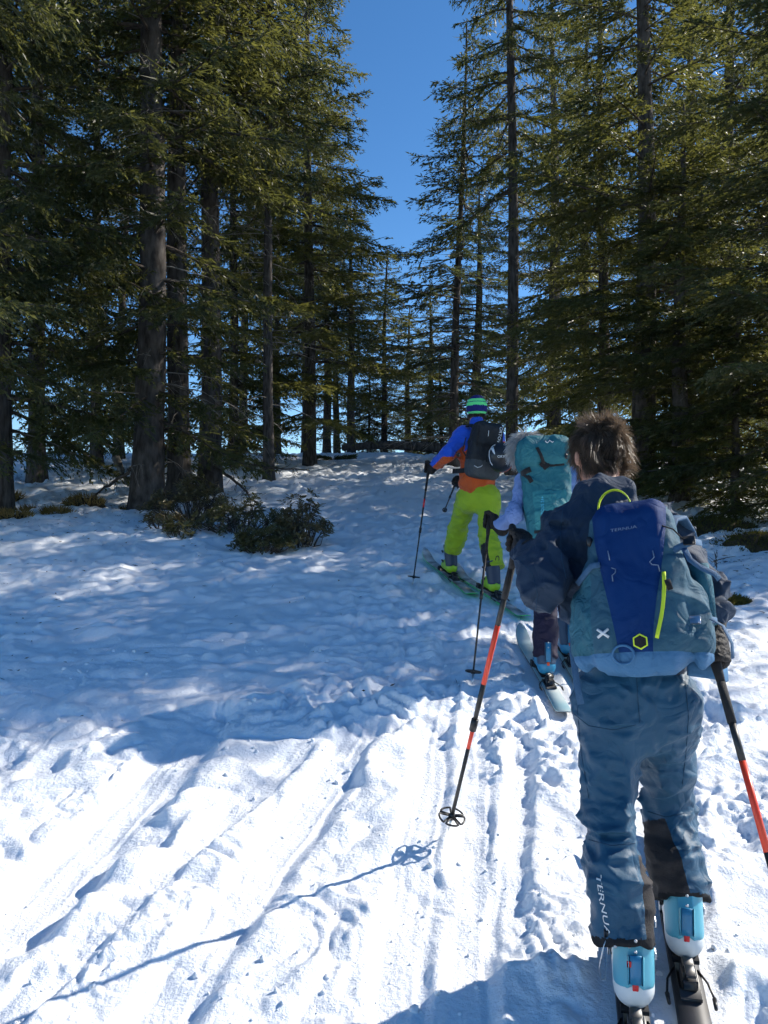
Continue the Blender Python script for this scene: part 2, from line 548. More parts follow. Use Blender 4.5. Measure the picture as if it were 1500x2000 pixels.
ys = [-6.0]
while ys[-1] < 1.6: ys.append(ys[-1] + (0.25 if ys[-1] < 1.2 else 0.03))
while ys[-1] < 32: ys.append(ys[-1] + min(max(0.0005 * ys[-1] ** 2 + 0.003, 0.0062), 0.085))
while ys[-1] < 900: ys.append(ys[-1] * 1.12)
ys = np.array(ys)
us = np.linspace(-0.60, 0.60, 470)
ext = 0.60 * 1.13 ** np.arange(1, 42)
us = np.concatenate([-ext[::-1], us, ext])
YY, UU = np.meshgrid(ys, us, indexing='ij')
XX = UU * np.clip(YY, 2.0, 40.0)
ZZ = snow_height(XX, YY)
ZZ = np.where(YY < 1.2, ZZ, ZZ)
n, m = YY.shape
i, j = np.meshgrid(np.arange(n - 1), np.arange(m - 1), indexing='ij')
quads = np.stack([i * m + j, i * m + j + 1, (i + 1) * m + j + 1, (i + 1) * m + j], -1).reshape(-1, 4)
snow_mat = material('snow', (0.84, 0.88, 0.93), 0.55, (0.90, 0.92, 0.95), scale=2.2, spec=0.35)
_nt = snow_mat.node_tree
_b = _nt.nodes['Principled BSDF']
_tc = next(nd for nd in _nt.nodes if nd.type == 'TEX_COORD')
_n1 = _nt.nodes.new('ShaderNodeTexNoise'); _n1.inputs['Scale'].default_value = 55; _n1.inputs['Detail'].default_value = 6; _n1.inputs['Roughness'].default_value = 0.62
_n2 = _nt.nodes.new('ShaderNodeTexNoise'); _n2.inputs['Scale'].default_value = 420; _n2.inputs['Detail'].default_value = 2
for nz in (_n1, _n2): _nt.links.new(_tc.outputs['Object'], nz.inputs['Vector'])
_p1 = _nt.nodes.new('ShaderNodeBump'); _p1.inputs['Strength'].default_value = 0.8; _p1.inputs['Distance'].default_value = 0.012
_p2 = _nt.nodes.new('ShaderNodeBump'); _p2.inputs['Strength'].default_value = 0.25; _p2.inputs['Distance'].default_value = 0.003
_nt.links.new(_n1.outputs['Fac'], _p1.inputs['Height'])
_nt.links.new(_n2.outputs['Fac'], _p2.inputs['Height'])
_nt.links.new(_p1.outputs['Normal'], _p2.inputs['Normal'])
_nt.links.new(_p2.outputs['Normal'], _b.inputs['Normal'])
ground = link('ground', raw_mesh('ground', np.stack([XX, YY, ZZ], -1).reshape(-1, 3), quads, True), snow_mat)
ground['kind'] = 'structure'
ground['label'] = 'sunlit and shaded snow slope with ski tracks and footprints'
# ------------------------------------------------------------------ spruces
bark_mat = material('spruce_bark', (0.040, 0.034, 0.030), 0.9, (0.125, 0.112, 0.104), scale=14, bump=1.0, bump_scale=26, spec=0.1, stretch=(1, 1, 0.35))
twig_mat = material('spruce_wood', (0.050, 0.040, 0.033), 0.9, (0.12, 0.10, 0.085), scale=14, spec=0.1)
dead_mat = material('dead_twig', (0.13, 0.115, 0.10), 0.9, (0.30, 0.28, 0.25), scale=11, spec=0.1)
def needle_material(name, c1, c2, tr):
    m = material(name, c1, 0.45, c2, scale=2.6, spec=0.4, trans=tr)
    return m
needle_mats = [
    needle_material('needles_dark', (0.013, 0.020, 0.009), (0.062, 0.070, 0.025), (0.215, 0.225, 0.055, 0.34)),
    needle_material('needles_olive', (0.015, 0.022, 0.009), (0.078, 0.084, 0.027), (0.255, 0.255, 0.055, 0.38)),
    needle_material('needles_blue', (0.016, 0.026, 0.017), (0.056, 0.070, 0.036), (0.170, 0.195, 0.068, 0.33)),
]

def kites(base, d, l, w, rng):
    """Narrow pointed quads: needle-covered shoots."""
    n = len(base)
    r = rng.normal(size=(n, 3))
    s = np.cross(d, r); s /= np.linalg.norm(s, axis=1)[:, None] + 1e-9
    l = l[:, None]; w = w[:, None]
    V = np.empty((n, 4, 3), np.float32)
    V[:, 0] = base
    V[:, 1] = base + d * l * 0.38 + s * w * 0.5
    V[:, 2] = base + d * l
    V[:, 3] = base + d * l * 0.38 - s * w * 0.5
    return V

def nrm(a):
    return a / (np.linalg.norm(a, axis=-1)[..., None] + 1e-9)

def make_spruce(seed, H, R, clear, whorl=0.34, per=6, bl_sp=0.10, tw_sp=0.065, tw_len=0.11, tw_w=0.022,
                droop=0.30, power=0.8, gap=0.12, dead=26, trunk_r=0.22, rise=0.30, dead_to=0.45):
    rng = np.random.default_rng(seed)
    K = []
    wood = MB(); deadm = MB()
    lean = rng.normal(size=2) * 0.012
    def axis(z): return np.array([lean[0] * z + 0.04 * math.sin(z * 0.6 + seed), lean[1] * z + 0.04 * math.cos(z * 0.5 + seed), z])
    def trad(z): return trunk_r * ((1 - z / (H + 0.3)) ** 0.85) + 0.012 + 0.35 * trunk_r * math.exp(-z / 0.35)
    z = clear
    while z < H - 0.12:
        fr = (z - clear) / (H - clear)
        nb = per if fr < 0.85 else max(4, per - 1)
        az0 = rng.uniform(0, 6.28)
        for k in range(nb):
            if rng.random() < gap: continue
            a = az0 + k * 6.283 / nb + rng.normal() * 0.25
            L = R * (1 - fr) ** power * rng.uniform(0.62, 1.12) + 0.12
            if fr < 0.12: L *= rng.uniform(0.5, 1.0)
            z0 = z + rng.normal() * whorl * 0.3
            rad = np.array([math.cos(a), math.sin(a), 0.0])
            up = rise * (fr - 0.25) + 0.12 * rng.normal()
            dr = droop * (1.15 - 0.8 * fr) * rng.uniform(0.6, 1.3)
            npt = 9
            s = np.linspace(0, 1, npt)
            side = np.array([-rad[1], rad[0], 0.0]) * rng.normal() * 0.10
            zz = L * (up * s - 2.0 * dr * s ** 2 + 1.25 * dr * s ** 3)
            C = axis(z0) + rad * (L * s)[:, None] + side * (L * s ** 2)[:, None]
            C[:, 2] += zz
            wood.tube(C, (0.006 + 0.011 * L) * (1 - 0.85 * s), 4, cap=False)
            nb2 = max(4, int(2 * L / bl_sp))
            sb = np.sort(rng.uniform(0.10 if L < 1 else 0.16, 1.0, nb2))
            B = np.stack([np.interp(sb, s, C[:, q]) for q in range(3)], 1)
            T = nrm(np.stack([np.interp(sb, s, np.gradient(C[:, q], s)) for q in range(3)], 1))
            sg = np.where(np.arange(nb2) % 2 == 0, 1.0, -1.0)[:, None]
            Sd = nrm(np.cross(T, np.array([0, 0, 1.0]))) * sg
            dirb = nrm(T * rng.uniform(0.35, 0.85, (nb2, 1)) + Sd * rng.uniform(0.55, 0.95, (nb2, 1)) + np.array([0, 0, 1.0]) * rng.normal(-0.12, 0.20, (nb2, 1)))
            lb = np.minimum((0.40 * L * (1 - sb) ** 0.8 * np.minimum(1, sb * 2.6) + 0.11), 0.85) * rng.uniform(0.55, 1.25, nb2)
            # the branch's own shoots along its axis
            n_ax = max(3, int(L / (tw_sp * 0.9)))
            sa = rng.uniform(0.2, 1, n_ax)
            A = np.stack([np.interp(sa, s, C[:, q]) for q in range(3)], 1)
            Ta = nrm(np.stack([np.interp(sa, s, np.gradient(C[:, q], s)) for q in range(3)], 1))
            K.append(kites(A, nrm(Ta + rng.normal(0, 0.35, (n_ax, 3))), rng.uniform(0.8, 1.4, n_ax) * tw_len, np.full(n_ax, tw_w * 1.1), rng))
            # shoots on the side branchlets
            cnt = np.maximum(2, (2 * lb / tw_sp).astype(int))
            ii = np.repeat(np.arange(nb2), cnt)
            m = len(ii)
            t = rng.uniform(0.02, 1.0, m) ** 0.85
            sag = rng.uniform(0.05, 0.38, nb2)[ii]
            Pt = B[ii] + dirb[ii] * (t * lb[ii])[:, None]
            Pt[:, 2] -= sag * lb[ii] * t ** 2
            dd = dirb[ii].copy(); dd[:, 2] -= 2 * sag * t; dd = nrm(dd)
            perp = nrm(np.cross(dd, np.array([0, 0, 1.0]))) * np.where(rng.random(m) < 0.5, 1, -1)[:, None]
            d2 = nrm(dd * rng.uniform(0.5, 1.1, (m, 1)) + perp * rng.uniform(0.15, 0.8, (m, 1)) + np.array([0, 0, 1.0]) * rng.normal(-0.10, 0.34, (m, 1)))
            l2 = tw_len * rng.uniform(0.55, 1.25, m) * (1 - 0.25 * t)
            K.append(kites(Pt, d2, l2, tw_w * rng.uniform(0.7, 1.25, m), rng))
            # the branchlet itself as a shoot
            K.append(kites(B, dirb, lb * 0.9, np.full(nb2, tw_w * 0.9), rng))
        z += whorl * rng.uniform(0.75, 1.25) * (1 - 0.45 * fr)
    # leader
    top = axis(H - 0.15)
    K.append(kites(np.repeat(top[None], 14, 0) + rng.normal(0, 0.03, (14, 3)), nrm(rng.normal(0, 0.35, (14, 3)) + np.array([0, 0, 1.0])), np.full(14, 0.28), np.full(14, 0.03), rng))
    Kv = np.concatenate(K)
    crown = raw_mesh('crown', Kv.reshape(-1, 3), np.arange(len(Kv) * 4).reshape(-1, 4))
    # trunk
    tm = MB()
    zs = np.concatenate([[-0.5, -0.2, 0, 0.1, 0.25, 0.5, 0.9], np.linspace(1.3, H, 30)])
    tm.tube(np.array([axis(q) for q in zs]), np.array([trad(max(q, 0)) for q in zs]), 14)
    V = tm.v[0]
    V[:, :2] += 0.018 * np.stack([noise3(V[:, 0] * 9, V[:, 1] * 9, V[:, 2] * 2.2, 3), noise3(V[:, 0] * 9, V[:, 1] * 9, V[:, 2] * 2.2, 4)], 1)
    trunk = tm.mesh('trunk')
    # dead, bare lower twigs
    for _ in range(dead):
        z0 = rng.uniform(0.5, max(clear + 0.5, dead_to * H)); a = rng.uniform(0, 6.28)
        L = rng.uniform(0.35, 1.5)
        rad = np.array([math.cos(a), math.sin(a), 0])
        s = np.linspace(0, 1, 6)
        C = axis(z0) + rad * (L * s)[:, None]
        C[:, 2] += L * (0.05 * s - rng.uniform(0.1, 0.55) * s ** 2)
        C += rng.normal(0, 0.02, C.shape) * s[:, None]
        deadm.tube(C, 0.011 * (1 - 0.85 * s) * (0.5 + 0.5 * L), 4, cap=False)
        for _k in range(int(L * 7)):
            s0 = rng.uniform(0.25, 1)
            p = np.array([np.interp(s0, s, C[:, q]) for q in range(3)])
            dv = unit(rad + rng.normal(0, 0.7, 3) + np.array([0, 0, -0.7])) * rng.uniform(0.08, 0.35)
            deadm.tube(np.array([p, p + dv * 0.5 + np.array([0, 0, 0.015]), p + dv]), [0.004, 0.003, 0.0015], 3, cap=False)
    return dict(trunk=trunk, branches=wood.mesh('branches'), crown=crown,
                dead=deadm.mesh('dead_twigs') if dead else None)

SPR = {
    'big_a': make_spruce(1, 17.0, 3.3, 1.5, whorl=0.66, per=6, gap=0.26, bl_sp=0.078, tw_sp=0.048, tw_len=0.105, tw_w=0.027, dead=44, trunk_r=0.24, droop=0.22),
    'big_b': make_spruce(2, 15.5, 3.0, 0.9, whorl=0.64, per=6, gap=0.26, bl_sp=0.078, tw_sp=0.048, tw_len=0.105, tw_w=0.027, dead=36, trunk_r=0.22, droop=0.28),
    'slim':  make_spruce(3, 10.5, 1.75, 1.2, whorl=0.40, per=5, bl_sp=0.10, tw_sp=0.062, tw_len=0.12, tw_w=0.026, gap=0.28, dead=24, trunk_r=0.12, rise=0.25, power=0.7),
    'high':  make_spruce(4, 18.0, 2.6, 6.2, whorl=0.42, per=5, bl_sp=0.11, tw_sp=0.070, tw_len=0.14, tw_w=0.030, gap=0.22, dead=60, trunk_r=0.20, dead_to=0.5),
    'mid':   make_spruce(6, 17.5, 2.8, 1.3, whorl=0.55, per=5, gap=0.14, bl_sp=0.085, tw_sp=0.050, tw_len=0.105, tw_w=0.027, dead=90, trunk_r=0.21, droop=0.20, dead_to=0.6, power=0.6),
    'young': make_spruce(5, 4.2, 1.15, 0.15, whorl=0.22, per=6, bl_sp=0.075, tw_sp=0.050, tw_len=0.10, tw_w=0.022, dead=0, trunk_r=0.05),
}
TREE_N = {}
def plant(kind, x, y, label, rot=0.0, sc=1.0, szs=1.0, mat=0, group=None, dz=0.0, cat='tree', tk=1.0):
    """One spruce with its trunk, boughs, needles and dead lower twigs."""
    S = SPR[kind]
    t = thing('spruce_tree', label, cat, (x, y, float(base_height(x, y)) - 0.05 + dz), group)
    t.rotation_euler = (0, 0, rot)
    t.scale = (sc, sc, sc * szs)
    for nm, me, mt in (('trunk', S['trunk'], bark_mat), ('branches', S['branches'], twig_mat), ('crown', S['crown'], needle_mats[mat]), ('dead_twigs', S['dead'], dead_mat)):
        if me is None: continue
        if not me.materials: me.materials.append(mt)
        o = bpy.data.objects.new(nm, me); COL.objects.link(o); o.parent = t
        if nm in ('branches', 'dead_twigs'): o['kind'] = 'stuff'
        if nm == 'trunk': o.scale = (tk, tk, 1)
        o.material_slots[0].link = 'OBJECT'; o.material_slots[0].material = mt
    return t

G1, G2, G3 = 'spruces left of the track', 'spruces right of the track', 'spruces along the crest'
TREES = [
    # kind, px, d, rot, scale, zscale, mat, group, label
    ('mid', 288, 12.2, 0.4, 1.05, 1.0, 0, G1, 'thick-trunked spruce, leftmost of the three trunks above the dark shrub'),
    ('high', 347, 13.3, 2.1, 1.0, 1.0, 1, G1, 'spruce with middle trunk of the three rising behind the dark shrub'),
    ('high', 408, 14.0, 4.0, 0.92, 1.0, 0, G1, 'spruce with slimmer grey trunk, nearest the track of the three above the shrub'),
    ('big_a', -250, 9.3, 1.0, 0.95, 1.0, 0, G1, 'dark spruce whose boughs fill the left edge of the picture'),
    ('big_a', 75, 14.8, 3.3, 0.95, 1.0, 1, G1, 'spruce behind the bare grass tussocks at the left edge'),
    ('big_a', 605, 18.5, 1.2, 0.98, 0.80, 1, G1, 'olive spruce with broad drooping crown bordering the strip of open sky'),
    ('slim', 230, 20.5, 0.7, 1.0, 1.0, 2, G3, 'small bluish spruce far behind the thick left trunk'),
    ('slim', 884, 19.3, 0.3, 1.45, 0.69, 2, G2, 'slender spruce with pointed top standing free against the sky'),
    ('high', 1002, 17.2, 5.2, 0.66, 1.5, 1, G2, 'tall straight spruce rising behind the hiker in lime trousers'),
    ('big_b', 1085, 24.5, 4.4, 1.0, 1.0, 1, G2, 'spruce behind the tall straight trunk on the right of the track'),
    ('big_a', 1262, 12.8, 2.9, 0.98, 0.74, 1, G2, 'spruce with bare brown trunk foot just right of the brown-haired hiker'),
    ('big_b', 1420, 15.5, 0.2, 1.0, 0.82, 0, G2, 'spruce deeper in the stand behind the right-hand thicket'),
    ('big_a', 1590, 10.3, 5.6, 0.95, 0.70, 0, G2, 'near dark spruce whose low boughs hang over the right edge'),
    ('big_a', 1180, 17.0, 1.4, 0.85, 0.84, 1, G2, 'spruce with dark trunk between the tall straight one and the thicket'),
    ('high', 540, 23.0, 2.2, 0.75, 0.8, 2, G3, 'crest spruce, first trunk right of the three big trunks'),
    ('high', 596, 23.6, 3.9, 0.8, 0.8, 0, G3, 'crest spruce, second trunk right of the three big trunks'),
    ('high', 640, 24.5, 5.5, 0.66, 0.8, 2, G3, 'thin crest spruce, third trunk right of the three big trunks'),
    ('slim', 661, 25.5, 5.0, 0.9, 0.85, 2, G3, 'thin twin stem on the crest left of the dark straight one'),
    ('high', 687, 24.2, 0.9, 0.66, 0.66, 2, G3, 'dark straight crest spruce left of the fallen log'),
    ('slim', 747, 25.2, 2.0, 0.85, 0.75, 2, G3, 'open-crowned crest spruce behind the fallen log'),
    ('young', 722, 25.6, 0.0, 0.8, 1.0, 2, G3, 'little young spruce on the crest beneath taller ones'),
    ('big_b', 840, 26.5, 0.0, 0.62, 0.62, 1, G3, 'spruce behind the slender pointed one, low on the crest'),
    ('slim', 470, 24.0, 1.0, 1.1, 1.1, 0, G3, 'crest spruce glimpsed between the three big trunks and the olive one'),
    ('big_b', 1755, 9.0, 1.9, 0.95, 0.78, 0, G2, 'spruce at the right edge with boughs sweeping the mossy bank'),
    ('young', 1440, 10.6, 0.7, 0.95, 0.8, 1, G2, 'young spruce behind the mossy patch on the right'),
    ('young', 1345, 12.2, 2.7, 0.9, 0.7, 0, G2, 'young spruce between the bare brown trunk and the mossy bank'),
    ('high', 2200, 9.7, 0.3, 0.9, 1.0, 0, G2, 'open-crowned spruce outside the right edge that shades the left of the track'),
    ('high', 525, 15.6, 1.1, 0.9, 1.0, 0, G1, 'spruce whose high boughs reach into the strip of open sky'),
    ('big_a', 5, 11.6, 4.8, 0.85, 1.2, 0, G1, 'dense dark spruce above the brown tussocks at the left edge'),
    ('big_b', 1325, 11.6, 0.9, 0.60, 0.62, 1, G2, 'half-grown spruce in front of the bare brown trunk right of the hair'),
    ('big_b', 190, 17.8, 5.1, 0.95, 1.0, 0, G1, 'spruce behind the leaning dead log'),
    ('big_b', 455, 17.2, 2.5, 0.8, 1.0, 1, G1, 'spruce just behind the slimmer grey trunk'),
    ('big_b', 795, 28.0, 1.6, 0.62, 0.62, 2, G3, 'small spruce low on the crest behind the fallen log'),
    ('big_a', 930, 24.5, 4.6, 0.72, 0.7, 1, G3, 'spruce on the crest behind the slender pointed one'),
    ('young', 860, 24.3, 4.0, 1.0, 0.75, 1, G3, 'young spruce behind the right end of the fallen log'),
    ('big_b', 1140, 27.0, 0.6, 1.0, 1.0, 1, G2, 'spruce far back between the tall straight trunk and the thicket'),
    ('big_a', 1345, 25.0, 3.6, 1.0, 1.0, 0, G2, 'spruce far back behind the bare brown trunk'),
    ('big_b', 1500, 23.5, 2.2, 1.0, 1.05, 1, G2, 'spruce far back at the right edge'),
]
TRUNK = {(605, 18.5): 0.6, (525, 15.6): 0.55, (884, 19.3): 0.62, (1262, 12.8): 0.8, (1420, 15.5): 0.7, (1180, 17.0): 0.65, (75, 14.8): 0.65, (5, 11.6): 0.65,
         (190, 17.8): 0.6, (455, 17.2): 0.6, (347, 13.3): 0.9, (540, 23.0): 0.75, (596, 23.6): 0.75, (1590, 10.3): 0.7}
for kind, px, d, rot, sc, zs, mt, grp, lab in TREES:
    plant(kind, at_px(px, d), d, lab, rot, sc, zs, mt, grp, tk=TRUNK.get((px, d), 1.0))
# ------------------------------------------------------------------ undergrowth, bare ground, fallen wood
leaf_mats = [material('leathery_leaf', (0.065, 0.066, 0.030), 0.36, (0.180, 0.160, 0.075), scale=9, spec=0.45, trans=(0.16, 0.17, 0.03, 0.25)),
             material('leathery_leaf_brown', (0.090, 0.072, 0.036), 0.40, (0.210, 0.170, 0.085), scale=9, spec=0.4, trans=(0.18, 0.15, 0.04, 0.25))]
stem_mat = material('shrub_stem', (0.055, 0.042, 0.034), 0.9, (0.12, 0.10, 0.085), scale=16)
soil_mat = material('bare_soil', (0.030, 0.021, 0.013), 0.95, (0.085, 0.062, 0.030), scale=12, bump=1.0, bump_scale=45)
blade_mat = material('dry_grass', (0.150, 0.090, 0.026), 0.8, (0.36, 0.24, 0.085), scale=5, trans=(0.35, 0.27, 0.08, 0.3))
moss_mat = material('moss', (0.030, 0.036, 0.010), 0.9, (0.10, 0.095, 0.022), scale=10, trans=(0.2, 0.19, 0.04, 0.25))

def leaves_mesh(P, D, L, Wd, rng):
    """Folded pointed leaves: two quads each."""
    n = len(P)
    S = nrm(np.cross(D, np.array([0, 0, 1.0]) + rng.normal(0, 0.35, (n, 3))))
    N = np.cross(S, D)
    L = L[:, None]; Wd = Wd[:, None]
    V = np.empty((n, 6, 3), np.float32)
    V[:, 0] = P
    V[:, 1] = P + D * L * 0.45 + S * Wd * 0.5 + N * Wd * 0.12
    V[:, 2] = P + D * L * 0.85 + S * Wd * 0.3 + N * Wd * 0.05
    V[:, 3] = P + D * L - N * L * 0.08
    V[:, 4] = P + D * L * 0.85 - S * Wd * 0.3 + N * Wd * 0.05
    V[:, 5] = P + D * L * 0.45 - S * Wd * 0.5 + N * Wd * 0.12
    b = np.arange(n)[:, None] * 6
    q = np.concatenate([b + [0, 1, 2, 3], b + [0, 3, 4, 5]])
    return V.reshape(-1, 3), q

def make_shrub(x, y, rx, ry, h, n, label, seed, mat=0, leaf=0.062, dz=0.0):
    rng = np.random.default_rng(seed)
    z0 = on_snow(x, y) + dz
    t = thing('shrub', label, 'shrub', (x, y, z0), 'evergreen shrubs under the left trees')
    st = MB(); P, D, LL = [], [], []
    for k in range(n):
        a = rng.uniform(0, 6.28); q = math.sqrt(rng.random())
        tip = np.array([rx * q * math.cos(a), ry * q * math.sin(a), h * (1.05 - 0.75 * q * q) * rng.uniform(0.55, 1.1)])
        base = tip * np.array([0.35, 0.35, 0]) + rng.normal(0, 0.03, 3) - np.array([0, 0, 0.05]); base[2] = -0.05
        mid = (base + tip) / 2 + rng.normal(0, 0.04, 3)
        st.tube(np.array([base, mid, tip]), [0.007, 0.005, 0.003], 4, cap=False)
        up = unit(tip - mid + np.array([0, 0, 0.1]))
        for r in range(rng.integers(2, 4)):
            cpt = tip + rng.normal(0, 0.05, 3) * (r > 0)
            m = rng.integers(7, 12)
            aa = rng.uniform(0, 6.28) + np.arange(m) * 2.4
            u = unit(np.cross(up, rng.normal(size=3))); v = np.cross(up, u)
            d = nrm(np.cos(aa)[:, None] * u + np.sin(aa)[:, None] * v + up * rng.uniform(-0.15, 0.9, (m, 1)))
            P.append(np.repeat(cpt[None], m, 0) - up * rng.uniform(0, 0.05, (m, 1))); D.append(d); LL.append(leaf * rng.uniform(0.7, 1.25, m))
    P, D, LL = np.concatenate(P), np.concatenate(D), np.concatenate(LL)
    V, q = leaves_mesh(P, D, LL, LL * 0.36, rng)
    st.obj('stems', stem_mat, t, kind='stuff')
    link('foliage', raw_mesh('foliage', V, q), leaf_mats[mat], t, kind='stuff')
    return t

def px_ground(px, py):
    """Where the line of sight through a pixel meets the mean slope."""
    v = (py - 1000.0) / F_PX
    d = (EYE + SLOPE * 1.4) / (SLOPE + v)
    return (px - 750.0) / F_PX * d, d

for px, py, rx, ry, h, n, lab, sd, mt in (
        (372, 1015, 0.62, 0.42, 0.52, 105, 'dark leafy shrub at the foot of the three big trunks', 1, 1),
        (472, 1042, 0.75, 0.40, 0.40, 100, 'low leafy shrub between the trunk foot and the rounded bush', 2, 0),
        (590, 1062, 0.34, 0.32, 0.50, 70, 'rounded leafy bush standing free in the snow nearest the track', 3, 1),
        (510, 1078, 0.34, 0.20, 0.26, 60, 'small leafy sprigs poking through snow below the rounded bush', 4, 0),
        (318, 1048, 0.26, 0.16, 0.30, 24, 'small leafy sprigs poking through snow below the thick trunk', 5, 1),
        (345, 1053, 0.20, 0.15, 0.22, 14, 'tiny leafy sprig in snow in front of the dark shrub', 6, 0)):
    x, d = px_ground(px, py)
    make_shrub(x, d, rx, ry, h, n, lab, sd, mt)

def make_tussock(px, py, rx, ry, h, label, seed, blades=900, blen=0.16, bm=None):
    rng = np.random.default_rng(seed)
    x, d = px_ground(px, py)
    z0 = on_snow(x, d)
    t = thing('grass_tussock', label, 'grass tussock', (x, d, z0), 'snow-free tussocks')
    nr, na = 9, 28
    r = np.linspace(0, 1.15, nr)[:, None]; a = (np.arange(na) / na * 2 * math.pi)[None]
    edge = 1 + 0.22 * noise2(np.cos(a) * 1.7 + seed, np.sin(a) * 1.7, seed)
    X = rx * r * np.cos(a) * edge; Y = ry * r * np.sin(a) * edge
    zsl = base_height(x + X, d + Y) - base_height(x, d)
    Z = h * (1 - r ** 2) + 0 * a + 0.03 * noise2(X * 9, Y * 9, seed + 1) + zsl - 0.03
    V = np.stack([X, Y, Z], -1).reshape(-1, 3)
    i, j = np.meshgrid(np.arange(nr - 1), np.arange(na), indexing='ij')
    q = np.stack([i * na + j, (i + 1) * na + j, (i + 1) * na + (j + 1) % na, i * na + (j + 1) % na], -1).reshape(-1, 4)
    link('soil', raw_mesh('soil', V, q, True), soil_mat, t)
    rr = np.sqrt(rng.random(blades)); aa = rng.uniform(0, 6.28, blades)
    bx, by = rx * rr * np.cos(aa), ry * rr * np.sin(aa)
    bz = h * (1 - rr ** 2) + (base_height(x + bx, d + by) - base_height(x, d)) - 0.03
    D = nrm(np.stack([np.cos(aa) * 0.8 * rr, np.sin(aa) * 0.8 * rr - 0.25, np.full(blades, 0.75)], 1) + rng.normal(0, 0.35, (blades, 3)))
    K = kites(np.stack([bx, by, bz], 1), D, blen * rng.uniform(0.5, 1.2, blades), np.full(blades, 0.014), rng)
    link('blades', raw_mesh('blades', K.reshape(-1, 3), np.arange(blades * 4).reshape(-1, 4)), bm or blade_mat, t, kind='stuff')

for px, py, rx, ry, h, lab, sd in (
        (12, 985, 0.26, 0.18, 0.08, 'brown grass tussock at the left edge', 1),
        (57, 1002, 0.20, 0.11, 0.09, 'small round straw-coloured tussock near the left edge', 2),
        (22, 1030, 0.28, 0.12, 0.06, 'dark flattened tussock at the left edge, lowest of the bare patches', 3),
        (165, 998, 0.30, 0.16, 0.12, 'yellowish tussock beside the leaning dead log', 4),
        (112, 1018, 0.20, 0.08, 0.05, 'low bare patch with pale rim right of the straw-coloured tussock', 5),
        (252, 992, 0.28, 0.12, 0.05, 'dark bare strip beside the thick trunk foot', 6)):
    make_tussock(px, py, rx, ry, h, lab, sd, 420, 0.11)
for px, py, rx, ry, h, lab, sd in (
        (1375, 1052, 0.62, 0.40, 0.10, 'mossy bare patch beyond the blue rucksack', 11),
        (1485, 1085, 0.55, 0.35, 0.12, 'mossy bank beneath the low boughs at the right edge', 12),
        (1410, 1168, 0.22, 0.10, 0.04, 'thin strip of earth in the snow right of the blue rucksack', 13)):
    make_tussock(px, py, rx, ry, h, lab, sd, 1100, 0.06, moss_mat)

def dead_branch(label, pts, r, seed, twigs=26, mat=None, tl=0.3, name='dead_branch', droop=-0.3):
    rng = np.random.default_rng(seed)
    pts = np.asarray(pts, float)
    base = pts[0].copy()
    t = thing(name, label, 'branch', tuple(base), 'dead branches')
    s = np.linspace(0, 1, len(pts)); ss = np.linspace(0, 1, 14)
    C = np.stack([np.interp(ss, s, pts[:, k]) for k in range(3)], 1) - base
    C[1:-1] = (C[:-2] + 2 * C[1:-1] + C[2:]) / 4
    C += rng.normal(0, 0.012, C.shape)
    mb = MB(); mb.tube(C, r * (1 - 0.8 * ss), 6); mb.obj('limb', mat or twig_mat, t)
    tw = MB()
    for _ in range(twigs):
        q = rng.uniform(0.25, 1); p = np.array([np.interp(q, ss, C[:, k]) for k in range(3)])
        d = unit(C[-1] - C[0] + rng.normal(0, 0.8, 3) * np.linalg.norm(C[-1]) + np.array([0, 0, droop]) * np.linalg.norm(C[-1])) * tl * rng.uniform(0.3, 1.1)
        tw.tube(np.array([p, p + d * 0.55 + rng.normal(0, 0.02, 3), p + d]), [0.006, 0.004, 0.002], 3, cap=False)
    tw.obj('twigs', mat or twig_mat, t, kind='stuff')

dead_branch('bare drooping branch reaching from the three big trunks towards the track', [W(415, 872, 13.8), W(470, 905, 13.2), W(535, 915, 12.6), W(605, 918, 12.0)], 0.035, 1, 34)
dead_branch('second bare branch bending down from the trunks into the shrubs', [W(415, 910, 13.6), W(455, 935, 13.0), W(490, 970, 12.4), W(520, 1010, 11.8)], 0.03, 2, 30)
dead_branch('bare branch slanting left from the thick trunk down to the tussocks', [W(272, 905, 12.2), W(215, 945, 12.0), W(168, 985, 11.7)], 0.035, 3, 16)
dead_branch('pale leaning dead log beside the thick trunk', [W(228, 898, 13.2), W(238, 925, 13.0), W(262, 962, 12.7)], 0.075, 4, 5, dead_mat, 0.2, 'dead_log')
dead_branch('thin bare twigs poking out of the snow right of the blue rucksack', [W(1402, 1150, 7.3), W(1398, 1110, 7.3), W(1403, 1075, 7.35)], 0.006, 5, 9, twig_mat, 0.16, 'bare_sapling', 0.3)
# the fallen trunk across the crest
pts = [W(668, 874, 23.6), W(750, 869, 23.5), W(830, 872, 23.3), W(905, 878, 23.0)]
fl = thing('fallen_log', 'long dark fallen trunk propped across the crest on its broken branches', 'log', tuple(pts[0]))
mb = MB(); mb.tube(np.array(pts) - pts[0], [0.10, 0.13, 0.14, 0.15], 9); mb.obj('trunk', bark_mat, fl)
rng = np.random.default_rng(31)
for k in range(34):
    q = rng.random(); p = np.array([np.interp(q, [0, 0.35, 0.68, 1], [pp[i] for pp in pts]) for i in range(3)]) - pts[0]
    L = rng.uniform(0.25, 0.55)
    dv = np.array([rng.normal(0, 0.25), -0.25 + rng.normal(0, 0.2), -1]) * L if rng.random() < 0.7 else np.array([rng.normal(0, 0.4), 0, 1]) * L * 0.8
    mb = MB(); mb.tube(np.array([p, p + dv * 0.5 + rng.normal(0, 0.03, 3), p + dv]), [0.018, 0.013, 0.006], 4, cap=False); mb.obj('broken_branch', dead_mat if rng.random() < 0.3 else twig_mat, fl)
